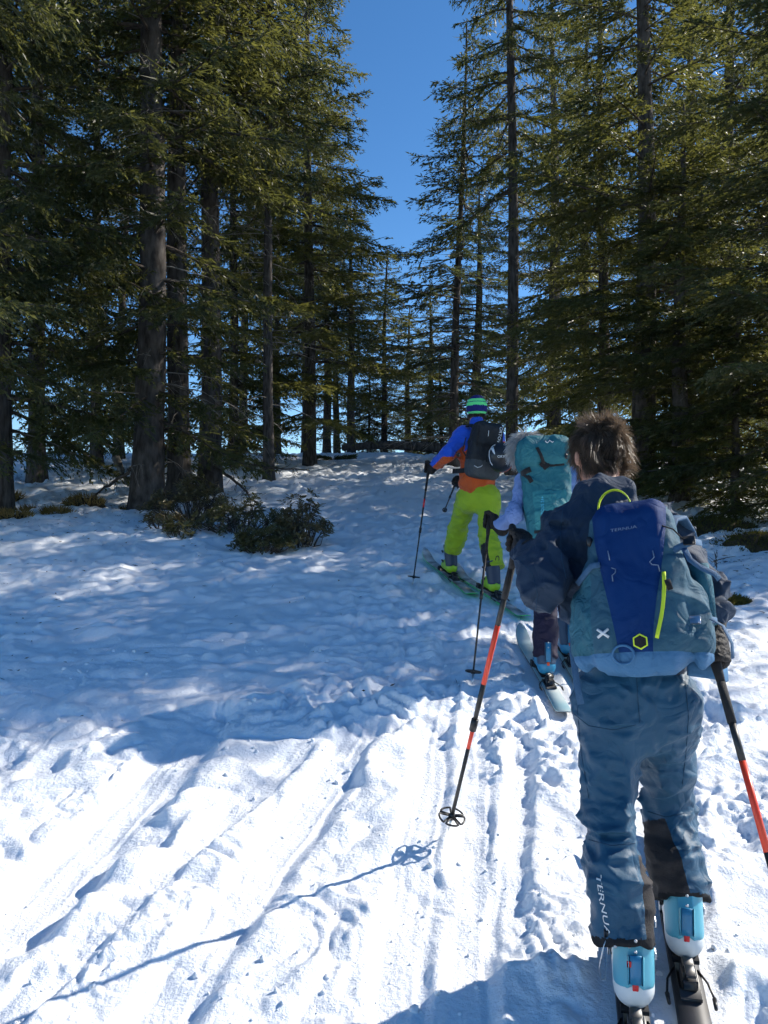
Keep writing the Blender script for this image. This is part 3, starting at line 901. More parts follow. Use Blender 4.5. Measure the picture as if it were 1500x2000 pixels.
# a shed green bough lying on the snow
x, d = px_ground(650, 900); bz = on_snow(x, d)
fb = thing('shed_bough', 'small green bough lying on the snow of the crest', 'branch', (x, d, bz))
rng = np.random.default_rng(33)
t_ = rng.uniform(-1, 1, 420)
B = np.stack([t_ * 0.55, rng.normal(0, 0.06, 420), 0.05 + 0.05 * np.abs(t_) + rng.uniform(0, 0.06, 420)], 1)
K = kites(B, nrm(np.stack([np.sign(t_) * 0.7, rng.normal(0, 0.5, 420), rng.uniform(0, 0.6, 420)], 1)), np.full(420, 0.13), np.full(420, 0.028), rng)
link('needles', raw_mesh('needles', K.reshape(-1, 3), np.arange(420 * 4).reshape(-1, 4)), needle_mats[0], fb, kind='stuff')
mb = MB(); mb.tube([(-0.6, 0, 0.05), (0, 0, 0.06), (0.6, 0.02, 0.10)], 0.012, 5); mb.obj('limb', twig_mat, fb)

# needle litter and lost twigs on the snow
rng = np.random.default_rng(41)
n_l = 4200
lx = np.concatenate([rng.normal(-3.6, 1.6, n_l // 3), rng.normal(4.0, 1.0, n_l // 3), rng.uniform(-4, 4, n_l - 2 * (n_l // 3))])
ly = np.concatenate([rng.normal(12.0, 1.8, n_l // 3), rng.normal(8.8, 1.8, n_l // 3), rng.uniform(4.5, 20, n_l - 2 * (n_l // 3))])
ok = (ly > 4.3) & ((np.abs(lx) > 2.2) | (rng.random(n_l) < 0.35)); lx, ly = lx[ok], ly[ok]
for tpx, td in BASES:
    a_ = rng.uniform(0, 6.28, 320); r_ = np.abs(rng.normal(0, 0.55, 320)) + 0.15
    lx = np.concatenate([lx, at_px(tpx, td) + r_ * np.cos(a_)]); ly = np.concatenate([ly, td + r_ * np.sin(a_)])
lz = snow_height(lx, ly)
dd = nrm(np.stack([rng.normal(size=len(lx)), rng.normal(size=len(lx)), rng.normal(0, 0.12, len(lx)) + 0.05], 1))
K = kites(np.stack([lx, ly, lz + 0.006], 1), dd, rng.uniform(0.015, 0.075, len(lx)), rng.uniform(0.004, 0.011, len(lx)), rng)
lit = link('needle_litter', raw_mesh('needle_litter', K.reshape(-1, 3), np.arange(len(lx) * 4).reshape(-1, 4)), soil_mat)
lit['kind'] = 'stuff'; lit['label'] = 'brown needles and bits of twig scattered over the snow'; lit['category'] = 'litter'

# loose lumps of broken snow
rng = np.random.default_rng(43)
mb = MB()
n_c = 1500
cx_ = rng.uniform(-2.4, 2.6, n_c); cy_ = 1.9 + 4.2 * rng.random(n_c) ** 1.4
keepc = noise2(cx_ * 1.4, cy_ * 1.4, 91) + 0.4 * noise2(cx_ * 5, cy_ * 5, 92) > 0.0
cx_, cy_ = cx_[keepc], cy_[keepc]; cz_ = snow_height(cx_, cy_)
for x, y, z in zip(cx_, cy_, cz_):
    r = 0.003 + 0.012 * rng.random() ** 3
    R3 = np.linalg.qr(rng.normal(size=(3, 3)))[0]
    m0 = len(mb.v)
    mb.ball((x, y, z + r * 0.2), (r * rng.uniform(0.7, 1.3), r * rng.uniform(0.7, 1.3), r * rng.uniform(0.6, 1.0)), 8, R3)
    mb.v[m0] += rng.normal(0, r * 0.13, mb.v[m0].shape)
ch = mb.obj('snow_crumbs', snow_mat); ch['kind'] = 'stuff'; ch['label'] = 'loose crumbs of broken snow along the tracks'; ch['category'] = 'snow'
# ------------------------------------------------------------------ skis, boots, poles, gloves, people
M = {}
def mm(key, *a, **k):
    M[key] = material(key, *a, **k); return M[key]
mm('black_plastic', (0.012, 0.012, 0.014), 0.4, spec=0.5)
mm('black_fabric', (0.010, 0.010, 0.012), 0.8, (0.022, 0.021, 0.022), scale=30, bump=0.4, bump_scale=300, sheen=0.1)
mm('glove_leather', (0.011, 0.010, 0.010), 0.7, (0.024, 0.021, 0.020), scale=20, bump=0.5, bump_scale=90, fold=0.5, fold_scale=30)
mm('steel', (0.55, 0.56, 0.58), 0.3, metallic=1.0)
mm('orange_paint', (0.78, 0.055, 0.018), 0.35, spec=0.5)
mm('red_paint', (0.62, 0.012, 0.018), 0.4, spec=0.5)
mm('carbon', (0.016, 0.015, 0.015), 0.45, (0.034, 0.032, 0.03), scale=60, spec=0.5)
mm('skin', (0.46, 0.23, 0.16), 0.5, (0.52, 0.27, 0.19), scale=20, spec=0.35)
mm('white_plastic', (0.62, 0.63, 0.63), 0.45, (0.72, 0.73, 0.73), scale=9, spec=0.45)
mm('boot_spine', (0.025, 0.19, 0.36), 0.35, spec=0.5)
mm('packed_snow', (0.84, 0.87, 0.91), 0.6, (0.9, 0.92, 0.95), scale=30, bump=0.6, bump_scale=120)
mm('dark_sole', (0.02, 0.02, 0.022), 0.8)

def frame(fwd, up=(0, 0, 1)):
    """Columns: right, forward, up."""
    f = unit(fwd); r = unit(np.cross(f, up)); u = np.cross(r, f)
    return np.stack([r, f, u], 1)

def put(o, R, p):
    o.matrix_local = Matrix([[R[0][0], R[0][1], R[0][2], p[0]], [R[1][0], R[1][1], R[1][2], p[1]], [R[2][0], R[2][1], R[2][2], p[2]], [0, 0, 0, 1]])

def sdf_obj(name, fn, lo, hi, h, mat, parent, it=1):
    V, Q = sdf_mesh(fn, lo, hi, h)
    if it: V = relax(V, Q, it)
    return link(name, raw_mesh(name, V, Q, True), mat, parent), V, Q

def wrinkle(P, f, amp, fr, seed, w=None):
    m = np.abs(f) < 0.05
    p = P[m]
    q = p @ np.asarray(fr[1], np.float32) if isinstance(fr[0], str) else p * np.asarray(fr, np.float32)
    wob = 0.5 * noise3(p[:, 0] * 9, p[:, 1] * 9, p[:, 2] * 9, seed + 5)
    n = 0.9 - 2.6 * np.abs(noise3(q[:, 0] + wob, q[:, 1], q[:, 2] + wob, seed)) ** 0.8
    n = np.maximum(n, -0.55)
    ww = 1 if w is None else w(p)
    f[m] -= amp * n * ww
    return f

# ---- skis
def ski_plane(key):
    (hx, hy), (dx, dy), back, front = SKIS[key]
    z0 = float(base_height(hx - dx * back * 0.8, hy - dy * back * 0.8)); z1 = float(base_height(hx + dx * front * 0.75, hy + dy * front * 0.75))
    L = back * 0.8 + front * 0.75
    f = unit([dx, dy, (z1 - z0) / L])
    p = np.array([hx, hy, z0 + (z1 - z0) * back * 0.8 / L + 0.004])
    return frame(f), p

def make_ski(key, label, mats, wid=0.105, binding=True, snowy=False):
    (hx, hy), _d, back, front = SKIS[key]
    R, p = ski_plane(key)
    t = thing('ski', label, 'ski', group='touring skis')
    put(t, R, p)
    n = 60
    y = np.linspace(-back, front, n)
    s = (y + back) / (back + front)
    w = wid / 2 * (0.86 + 0.36 * np.abs(s - 0.45) ** 1.6 * 1.4)
    w *= np.sqrt(np.clip(1 - ((s - 0.90) / 0.1005).clip(0) ** 2, 0, 1)) * np.sqrt(np.clip(1 - ((0.03 - s) / 0.04).clip(0) ** 2, 0, 1))
    zc = 0.10 * ((s - 0.82).clip(0) / 0.18) ** 2 + 0.03 * ((0.08 - s).clip(0) / 0.08) ** 2 - 0.0
    th = 0.006 + 0.009 * np.sin(np.pi * np.clip(s, 0, 1)) ** 0.5
    def sheet(w0, w1, z0, z1, name, mat):
        mb = MB()
        ring = np.stack([np.stack([-w1, y, zc + z1], 1), np.stack([w1, y, zc + z1], 1), np.stack([w0, y, zc + z0], 1), np.stack([-w0, y, zc + z0], 1)], 1)
        V = ring.reshape(-1, 3)
        i, j = np.meshgrid(np.arange(n - 1), np.arange(4), indexing='ij')
        q = np.stack([i * 4 + j, (i + 1) * 4 + j, (i + 1) * 4 + (j + 1) % 4, i * 4 + (j + 1) % 4], -1).reshape(-1, 4)
        mb.add(V, q)
        mb.f4.append(np.array([[0, 1, 2, 3], [(n - 1) * 4 + 3, (n - 1) * 4 + 2, (n - 1) * 4 + 1, (n - 1) * 4]]))
        return mb.obj(name, mat, t, sm=False)
    z_zero = np.zeros(n)
    sheet(w, w, z_zero, th * 0.5, 'edge', mats[1])
    sheet(w * 0.985, w * 0.95, th * 0.5 + 0.0004, th, 'top_sheet', mats[0])
    if binding:
        tz = 0.016
        hp = thing('heel_binding', '', ''); 
        del hp['label'], hp['category']; hp.parent = t
        mb = MB()
        mb.box((0, -0.045, tz + 0.006), (0.062, 0.15, 0.012)); mb.box((0, -0.05, tz + 0.028), (0.046, 0.085, 0.034), bev=0.3)
        mb.box((0, -0.030, tz + 0.052), (0.036, 0.050, 0.022), bev=0.35)
        mb.obj('heel_housing', M['black_plastic'], hp, sm=False)
        mb = MB(); mb.box((0, -0.075, tz + 0.064), (0.030, 0.050, 0.010), bev=0.4); mb.obj('heel_lever', M['black_plastic'], hp, sm=False)
        mb = MB(); mb.tube([(-0.012, -0.005, tz + 0.05), (-0.012, 0.018, tz + 0.05)], 0.004, 8); mb.tube([(0.012, -0.005, tz + 0.05), (0.012, 0.018, tz + 0.05)], 0.004, 8)
        mb.obj('heel_pins', M['steel'], hp)
        mb = MB(); mb.box((0, 0.325, tz + 0.006), (0.07, 0.10, 0.012)); mb.box((-0.042, 0.31, tz + 0.02), (0.014, 0.05, 0.034)); mb.box((0.042, 0.31, tz + 0.02), (0.014, 0.05, 0.034)); mb.box((0, 0.39, tz + 0.015), (0.03, 0.06, 0.012))
        mb.obj('toe_binding', M['black_plastic'], t, sm=False)
        for sx in (-1, 1):
            mb = MB()
            mb.tube([(sx * 0.036, 0.02, tz), (sx * 0.058, -0.03, tz - 0.002), (sx * 0.066, -0.10, tz + 0.004)], 0.0035, 6)
            mb.tube([(sx * 0.066, -0.10, tz + 0.004), (sx * 0.064, -0.14, tz + 0.002)], [0.007, 0.005], 6)
            mb.obj('brake_arm', M['black_plastic'], t)
    if snowy:
        rng = np.random.default_rng(len(key))
        for y0 in (-0.62, -0.52, -0.40, -0.30, 0.47, 0.60):
            mb = MB(); k0 = rng.uniform(0.6, 1.2)
            mb.ball((rng.uniform(-0.012, 0.012), y0, 0.012), (0.036 * k0, 0.075 * k0, 0.010), 14)
            Vb = mb.v[0]; Vb += 0.005 * noise3(Vb[:, 0] * 60, Vb[:, 1] * 60, Vb[:, 2] * 60, 5)[:, None]
            mb.obj('snow_patch', M['packed_snow'], t)
    return R, p

# ---- boots, in the ski's frame (origin: heel, +Y toe, +Z up)
def make_boot(name, parent, R, p, mats, lean=0.10, pitch=0.0, h=0.007, strap=True, loop=False, ctop=0.225, crad=0.070):
    """mats: cuff, shell, strap, buckle."""
    t = bpy.data.objects.new(name, None); COL.objects.link(t); t.parent = parent
    cp, sp = math.cos(pitch), math.sin(pitch)
    R2 = R @ np.array([[1, 0, 0], [0, cp, sp], [0, -sp, cp]]) if pitch else R
    put(t, R2, p + R @ np.array([0, 0, 0.050]))
    def shell(P):
        f = cap(P, (0, 0.050, 0.045), (0, 0.24, 0.038), 0.044, 0.041)
        f = smin(f, cap(P, (0, 0.05, 0.06), (0, 0.085 + lean * 0.2, 0.16), 0.047, 0.050), 0.05)
        f = smin(f, cap(P, (0, 0.10, 0.10), (0, 0.2, 0.06), 0.045, 0.04), 0.05)
        return smax(f, plane(P, (0, 0, 0.006), (0, 0, -1)), 0.008)
    def cuff(P):
        f = cap(P, (0, 0.054, 0.075), (0, 0.085 + lean, 0.30), 0.0575, crad)
        f = smax(f, plane(P, (0, 0.0, 0.088), (0, -0.25, -1)) - 0.45 * np.abs(P[..., 0]), 0.008)
        f = smax(f, plane(P, (0, 0.09 + lean * 0.6, ctop), (0, 0.25, 1)), 0.01)
        rib = 0.0035 * np.exp(-((np.abs(P[..., 0]) - 0.021) / 0.004) ** 2) * (P[..., 1] < 0.08)
        return f - rib
    sdf_obj('shell', shell, (-0.075, -0.02, -0.01), (0.075, 0.31, 0.25), h, mats[1], t)
    sdf_obj('cuff', cuff, (-0.09, -0.03, 0.05), (0.09, 0.20 + lean, 0.32), h, mats[0], t)
    mb = MB()
    for a in np.linspace(0, 1, 9)[:-1]:
        mb.box((0, 0.018 + a * 0.27, 0.002), (0.088 - 0.02 * abs(a - 0.5), 0.026, 0.014))
    mb.obj('sole', M['dark_sole'], t, sm=False, kind='stuff')
    if strap:
        mb = MB()
        sp_ = [np.array([0, 0.0015 + (z - 0.10) * (0.14 + lean) * 0.95, z]) - np.array([0, 0.0045, 0]) for z in (0.096, 0.12, 0.15, ctop - 0.012)]
        mb.ribbon(sp_, 0.034, 0.007, (0, -1, 0.2)); mb.obj('cuff_spine', M['boot_spine'], t, sm=False)
        for sx in (-1, 1):
            mb = MB(); mb.ribbon([p_ + np.array([sx * 0.020, -0.001, 0]) for p_ in sp_], 0.006, 0.011, (0, -1, 0.2)); mb.obj('cuff_ridge', mats[0], t, sm=False)
        mb = MB()
        mb.ribbon([(0.0, 0.002, 0.100), (0.0, -0.002, 0.080), (0.0, 0.002, 0.052), (0.0, 0.008, 0.022)], 0.017, 0.004, (0, -1, 0.1))
        mb.obj('heel_strap', mats[2], t, sm=False)
        mb = MB()
        mb.ball((0, 0.010, 0.185), (0.005, 0.003, 0.005)); mb.obj('rivet', M['steel'], t)
        mb = MB()
        mb.ball((0, 0.015, 0.215), (0.005, 0.003, 0.005)); mb.obj('rivet', M['steel'], t)
    for sx in (-1, 1):
        for zz, yy in ((0.10, 0.16), (0.19, 0.15 + 0.4 * lean)):
            mb = MB()
            mb.box((sx * 0.060, yy, zz), (0.010, 0.045, 0.016), bev=0.4)
            mb.box((sx * 0.066, yy - 0.03, zz), (0.006, 0.03, 0.020), bev=0.4)
            mb.obj('buckle', mats[3], t, sm=False)
    if loop:
        mb = MB()
        a = np.linspace(-0.4, math.pi + 0.4, 12)
        mb.tube(np.stack([0.016 * np.cos(a), np.full(12, 0.02), 0.30 + 0.028 * np.sin(a)], 1), 0.004, 6)
        mb.obj('pull_loop', M['black_fabric'], t)
    return t

# ---- poles
def make_pole(label, top, tip, bands=(), grip_len=0.15, r=0.009, basket=0.045, band_mat=None, loops=True, shaft_mat=None, lower=0.30):
    top, tip = np.asarray(top, float), np.asarray(tip, float)
    L = np.linalg.norm(tip - top); ax = (tip - top) / L
    t = thing('ski_pole', label, 'ski pole', tuple(tip), group='ski poles')
    at = lambda s: top + ax * s - tip
    shaft_mat = shaft_mat or M['carbon']
    mb = MB(); s = np.array([0, 0.008, 0.02, 0.05, 0.08, 0.11, grip_len]); mb.tube([at(q) for q in s], [0.010, 0.019, 0.018, 0.0145, 0.0165, 0.015, 0.012], 10)
    mb.obj('grip', M['black_fabric'], t)
    mb = MB(); mb.tube([at(q) for q in (grip_len, grip_len + 0.12)], r * 1.22, 10); mb.obj('lower_grip', M['black_fabric'], t)
    cuts = sorted([grip_len + 0.12, L - 0.06] + [b for bb in bands for b in bb])
    for a, b in zip(cuts[:-1], cuts[1:]):
        is_band = any(abs(a - x0) < 1e-6 for x0, _ in bands)
        rr = lambda q: r * (1 if q < L - lower - 0.25 else 0.82) * (1 - 0.12 * q / L)
        mb = MB(); mb.tube([at(a), at(a + (b - a) * 0.5), at(b)], [rr(a), rr(a + (b - a) / 2), rr(b)], 10)
        mb.obj('band' if is_band else 'shaft', band_mat if is_band else shaft_mat, t)
    mb = MB(); mb.tube([at(L - lower - 0.24), at(L - lower - 0.19)], r * 1.35, 10); mb.obj('clamp', M['black_plastic'], t)
    mb = MB(); mb.tube([at(L - 0.06), at(L - 0.015), at(L)], [0.0055, 0.0045, 0.002], 8); mb.obj('tip', M['steel'], t)
    # basket
    u = unit(np.cross(ax, (0.3, 0.9, 0.1))); v = np.cross(ax, u)
    c = at(L - 0.075)
    mb = MB()
    mb.tube([c - ax * 0.012, c + ax * 0.014], [0.011, 0.013], 10)
    if loops:
        for k in range(5):
            a0 = k * 2 * math.pi / 5
            th = np.linspace(-0.52, 0.52, 9)
            arc = [c + ax * 0.004 + (np.cos(a0 + q) * u + np.sin(a0 + q) * v) * basket for q in th]
            pts = [c + (np.cos(a0 - 0.3) * u + np.sin(a0 - 0.3) * v) * 0.01] + arc + [c + (np.cos(a0 + 0.3) * u + np.sin(a0 + 0.3) * v) * 0.01]
            mb.tube(pts, 0.0042, 6)
    else:
        a = np.linspace(0, 2 * math.pi, 25)
        mb.tube([c + (np.cos(q) * u + np.sin(q) * v) * basket for q in a], 0.005, 6)
        for k in range(6):
            q = k * math.pi / 3
            mb.tube([c, c + (np.cos(q) * u + np.sin(q) * v) * basket], 0.004, 5)
    mb.obj('basket', M['black_plastic'], t)
    # hand strap
    u2 = unit(np.cross(ax, (1, 0, 0)))
    a = np.linspace(0, 1, 12)
    st = [at(0.01) + unit([0.35, -0.6, 0]) * 0.045 * math.sin(math.pi * q) * 1.0 - np.array([0, 0, 1]) * (0.11 * q * (1 - 0.25 * q)) for q in a]
    mb = MB(); mb.ribbon(st, 0.018, 0.003, unit([0.6, 0.35, 0])); mb.obj('wrist_strap', M['black_fabric'], t, sm=False)
    return ax

# ---- gloves closed around a pole grip
def make_glove(parent, C, A, wrist, mat, hand, h=0.006, sc=1.0, name='glove'):
    C, A, wrist = np.asarray(C, float), unit(A), np.asarray(wrist, float)
    w = wrist - C
    n = unit(w - A * np.dot(w, A))
    e2 = np.cross(A, n) * (1 if hand == 'L' else -1)
    rr = 0.031 * sc
    def arc(a, hgt, r=rr): return C + A * hgt + n * (r * math.cos(a)) + e2 * (r * math.sin(a))
    palm = C + n * 0.036 * sc
    fingers = []
    for hgt, ang, fr in ((0.034, 3.9, 0.0125), (0.011, 4.1, 0.013), (-0.012, 4.0, 0.0125), (-0.034, 3.6, 0.0112)):
        k = np.linspace(0.35, ang, 6)
        fingers.append(([arc(a, hgt * sc, rr * (1.12 if i in (1, 3) else 1.0)) for i, a in enumerate(k)], fr * sc))
    thumb = [palm + A * 0.018 * sc - e2 * 0.012 * sc] + [arc(a, hh * sc) for a, hh in ((-0.7, 0.040), (-1.5, 0.052), (-2.3, 0.054))]
    pts = np.array([C, wrist, palm] + [q for f, _ in fingers for q in f] + thumb)
    lo, hi = pts.min(0) - 0.06, pts.max(0) + 0.06
    def fn(P):
        f = cap(P, palm + A * 0.026 * sc, palm - A * 0.028 * sc, 0.024 * sc, 0.021 * sc, e2, 1.1)
        f = smin(f, cap(P, palm, wrist, 0.030 * sc, 0.036 * sc, A, 1.15), 0.03)
        f = smin(f, cap(P, wrist, wrist + unit(wrist - palm) * 0.035, 0.040 * sc, 0.046 * sc), 0.012)
        for pts_, r in fingers:
            for a, b in zip(pts_[:-1], pts_[1:]): f = smin(f, cap(P, a, b, r, r * 0.97), 0.004)
        for a, b in zip(thumb[:-1], thumb[1:]): f = smin(f, cap(P, a, b, 0.0145 * sc, 0.0135 * sc), 0.006)
        return f
    return sdf_obj(name, fn, lo, hi, h, mat, parent)[0]

# ---- lettering laid onto a surface
def text_mesh(body, size):
    cu = bpy.data.curves.new('lettering', 'FONT'); cu.body = body; cu.size = size; cu.align_x = 'CENTER'; cu.align_y = 'CENTER'
    cu.resolution_u = 3
    o = bpy.data.objects.new('lettering', cu); COL.objects.link(o)
    bpy.context.view_layer.update()
    dg = bpy.context.evaluated_depsgraph_get()
    me = bpy.data.meshes.new_from_object(o.evaluated_get(dg))
    bpy.data.objects.remove(o)
    return me

def bvh_of(V, Q):
    return BVHTree.FromPolygons([tuple(v) for v in V], [tuple(q) for q in Q])

def drape(me, bvh, O, ex, ey, d, name, mat, parent, off=0.002, sx=1.0, sy=1.0):
    O, ex, ey, d = map(lambda q: np.asarray(q, float), (O, ex, ey, d))
    for v in me.vertices:
        p = O + ex * v.co.x * sx + ey * v.co.y * sy
        hit = bvh.ray_cast(Vector(p - d * 0.4), Vector(d), 1.2)
        q = np.array(hit[0]) if hit[0] is not None else p
        v.co = Vector(q - d * off)
    me.name = name
    return link(name, me, mat, parent)

# ---- hair
def strands(name, roots, dirs, lens, width, mat, parent, wind=(0, 0, 0), grav=0.5, curl=0.15, seg=5, seed=3, jit=0.16):
    rng = np.random.default_rng(seed)
    n = len(roots)
    d = nrm(dirs + rng.normal(0, jit, (n, 3)))
    pts = [roots]
    ph = rng.uniform(0, 6.28, (n, 1)); cv = nrm(rng.normal(size=(n, 3)))
    step = lens[:, None] / (seg - 1)
    for k in range(seg - 1):
        d = nrm(d + np.array([0, 0, -grav]) / seg + np.asarray(wind) / seg + curl * cv * np.cos(ph + k * 1.6))
        pts.append(pts[-1] + d * step)
    P = np.stack(pts, 1)
    side = nrm(np.cross(P[:, -1] - P[:, 0], rng.normal(size=(n, 3))))
    wv = width * np.array([1, 0.95, 0.8, 0.6, 0.2][:seg] if seg == 5 else np.linspace(1, 0.2, seg))
    A = P + side[:, None] * wv[None, :, None] / 2; B = P - side[:, None] * wv[None, :, None] / 2
    V = np.stack([A, B], 2).reshape(-1, 3)
    i, k = np.meshgrid(np.arange(n), np.arange(seg - 1), indexing='ij')
    b = i * seg * 2 + k * 2
    q = np.stack([b, b + 1, b + 3, b + 2], -1).reshape(-1, 4)
    return link(name, raw_mesh(name, V, q, True), mat, parent)

# ---- clothed figures
def side_axis(J): return unit(J['hipR'] - J['hipL'])

def body_fn(J):
    u = side_axis(J)
    up = unit(J['neck'] - J['pel'])
    chest = J['pel'] + (J['neck'] - J['pel']) * 0.66
    hf = unit(J['look']); hr = unit(np.cross(hf, (0, 0, 1))); hu = np.cross(hr, hf)
    HR = np.stack([hr, hf, hu], 1)
    H = J['head']
    def fn(P):
        f = cap(P, J['pel'], chest, 0.085, 0.10, u, 1.2)
        f = smin(f, cap(P, J['shL'] * 0.86 + J['shR'] * 0.14, J['shR'] * 0.86 + J['shL'] * 0.14, 0.06, 0.06), 0.08)
        f = smin(f, cap(P, J['neck'] - up * 0.04, H - hu * 0.05, 0.060, 0.056), 0.04)
        for s in 'LR':
            f = smin(f, cap(P, J['hip' + s], J['kn' + s], 0.066, 0.044), 0.06)
            f = smin(f, cap(P, J['kn' + s], J['an' + s], 0.044, 0.036), 0.02)
            f = smin(f, cap(P, J['sh' + s], J['el' + s], 0.038, 0.030), 0.03)
            f = smin(f, cap(P, J['el' + s], J['wr' + s], 0.030, 0.025), 0.02)
        f = smin(f, ell(P, H + hu * 0.025, (0.076, 0.094, 0.100), HR), 0.02)
        f = smin(f, ell(P, H + hf * 0.035 - hu * 0.055, (0.056, 0.062, 0.062), HR), 0.05)
        f = smin(f, cap(P, H + hf * 0.088 + hu * 0.01, H + hf * 0.106 - hu * 0.028, 0.009, 0.014), 0.015)
        f = smin(f, cap(P, H + hf * 0.088 - hr * 0.018 - hu * 0.065, H + hf * 0.088 + hr * 0.018 - hu * 0.065, 0.008, 0.008), 0.012)
        for sx in (-1, 1):
            f = smax(f, -ell(P, H + hf * 0.098 + hr * 0.031 * sx + hu * 0.012, (0.017, 0.014, 0.012), HR), 0.012)
            f = smin(f, ell(P, H + hf * 0.084 + hr * 0.031 * sx + hu * 0.010, (0.012, 0.012, 0.012), HR), 0.004)
            f = smin(f, ell(P, H + hr * 0.083 * sx - hf * 0.006 - hu * 0.005, (0.011, 0.021, 0.032), HR), 0.010)
        return f
    return fn

def bounds(J, keys, pad):
    p = np.array([J[k] for k in keys])
    return p.min(0) - pad, p.max(0) + pad

def make_body(J, parent, h):
    lo, hi = bounds(J, ['pel', 'neck', 'head', 'shL', 'shR', 'elL', 'elR', 'wrL', 'wrR', 'hipL', 'hipR', 'knL', 'knR', 'anL', 'anR'], 0.17)
    return sdf_obj('body', body_fn(J), lo, hi, h, M['skin'], parent)[0]

def trousers_fn(J, r, waist_up=0.14, seed=1, amp=0.010):
    u = side_axis(J)
    up = unit(J['neck'] - J['pel'])
    def fn(P):
        f = cap(P, J['pel'] - up * 0.02, J['pel'] + up * waist_up, r['hip'], r['waist'], u, 1.28)
        seat = (J['hipL'] + J['hipR']) / 2 - J['fwd'] * 0.035 - up * 0.02
        f = smin(f, cap(P, seat - u * 0.075, seat + u * 0.075, r['seat'], r['seat']), 0.07)
        g = None
        for s in 'LR':
            hp, kn, an = J['hip' + s], J['kn' + s], J['an' + s]
            leg = smin(cap(P, hp, kn, r['thigh'], r['knee']), cap(P, kn, an, r['knee'], r['hem']), 0.03)
            leg = smin(leg, cap(P, kn + (an - kn) * 0.35 - J['fwd'] * 0.018, kn + (an - kn) * 0.55 - J['fwd'] * 0.014, r['knee'] * 0.96, r['hem'] * 0.97), 0.04)
            ax = unit(an - kn)
            leg = smax(leg, plane(P, an, ax), 0.006)
            g = leg if g is None else np.minimum(g, leg)
        f = smin(f, g, 0.05)
        zk = (J['knL'][2] + J['knR'][2]) / 2; za = min(J['anL'][2], J['anR'][2]); zh = J['hipL'][2]
        low = lambda p: 0.18 + 0.95 * np.exp(-((p[:, 2] - (zk - 0.02)) / 0.13) ** 2) + 0.45 * np.exp(-((p[:, 2] - (zh - 0.12)) / 0.09) ** 2) + 0.35 * smooth(za + 0.15, za, p[:, 2])
        f = wrinkle(P, f, amp, (5.5, 5.5, 17.0), seed, low)
        f = wrinkle(P, f, amp * 0.6, (11, 11, 30.0), seed + 20, low)
        dg = np.array([[6, 0, 6], [0, 6, 0], [9, 0, -9]], np.float32)
        f = wrinkle(P, f, amp * 0.42, ('m', dg), seed + 40)
        f = wrinkle(P, f, amp * 0.35, ('m', dg[:, ::-1] * 1.6), seed + 60)
        return f
    return fn

def jacket_fn(J, r, hem=-0.04, seed=2, amp=0.009, hood=False):
    u = side_axis(J)
    ush = unit(J['shR'] - J['shL'])
    up = unit(J['neck'] - J['pel'])
    chest = J['pel'] + (J['neck'] - J['pel']) * 0.66
    def fn(P):
        f = cap(P, J['pel'] - up * 0.10, chest, r['waist'], r['chest'], ush, 1.25)
        f = smin(f, cap(P, J['shL'] * 0.84 + J['shR'] * 0.16 - up * 0.02, J['shR'] * 0.84 + J['shL'] * 0.16 - up * 0.02, r['sh'], r['sh']), 0.10)
        f = smin(f, cap(P, J['neck'] - up * 0.05, J['neck'] + unit(J['head'] - J['neck']) * r.get('collar_h', 0.035), r['collar'] * 1.1, r['collar']), 0.05)
        f = smax(f, plane(P, J['pel'] + up * hem, -up), 0.012)
        for s in 'LR':
            f = smin(f, cap(P, J['sh' + s], J['el' + s], r['up'], r['el']), 0.055)
            f = smin(f, smax(cap(P, J['el' + s], J['wr' + s], r['el'], r['cuff']), plane(P, J['wr' + s], J['wr' + s] - J['el' + s]), 0.006), 0.03)
        if hood:
            f = smin(f, cap(P, J['neck'] - J['fwd'] * 0.045 - ush * 0.06 + up * 0.01, J['neck'] - J['fwd'] * 0.045 + ush * 0.06 + up * 0.01, 0.055, 0.055), 0.05)
        zn = J['neck'] + unit(J['head'] - J['neck']) * (r.get('collar_h', 0.035) + 0.02)
        f = smax(f, plane(P, zn, J['head'] - J['neck']), 0.01) if r.get('flatcollar', True) else f
        arm = lambda p: 1.0 + 0.5 * smooth(0.10, 0.22, np.abs((p - (J['shL'] + J['shR']) / 2) @ ush))
        f = wrinkle(P, f, amp, (6, 6, 13.0), seed, arm)
        dg = np.array([[7, 0, 8], [0, 7, 0], [-8, 0, 8]], np.float32)
        f = wrinkle(P, f, amp * 0.8, ('m', dg), seed + 30, arm)
        f = wrinkle(P, f, amp * 0.45, (14, 14, 24.0), seed + 50)
        return f
    return fn

TR_KEYS = ['pel', 'hipL', 'hipR', 'knL', 'knR', 'anL', 'anR']
JK_KEYS = ['pel', 'neck', 'shL', 'shR', 'elL', 'elR', 'wrL', 'wrR']
# ------------------------------------------------------------------ nearest hiker: slate blue clothes, blue pack
V3 = lambda *a: np.array(a, float)
cl_jacket = material('slate_jacket', (0.014, 0.030, 0.060), 0.68, (0.020, 0.040, 0.075), scale=5, bump=0.25, bump_scale=260, spec=0.18, sheen=0.04, fold=0.5, fold_scale=11)
cl_trouser = material('steel_blue_trousers', (0.010, 0.060, 0.118), 0.5, (0.016, 0.080, 0.150), scale=5, bump=0.2, bump_scale=260, spec=0.28, sheen=0.05, fold=0.45, fold_scale=9)
cl_patch = material('kick_patch', (0.020, 0.018, 0.019), 0.8, (0.045, 0.040, 0.040), scale=14, bump=0.3, bump_scale=200)
cl_hem = material('dark_hem', (0.012, 0.012, 0.014), 0.75, bump=0.3, bump_scale=300)
boot_blue = material('boot_light_blue', (0.075, 0.34, 0.46), 0.34, (0.11, 0.42, 0.53), scale=6, spec=0.5)
boot_white = material('boot_white', (0.60, 0.64, 0.66), 0.38, (0.70, 0.73, 0.74), scale=8, spec=0.5)
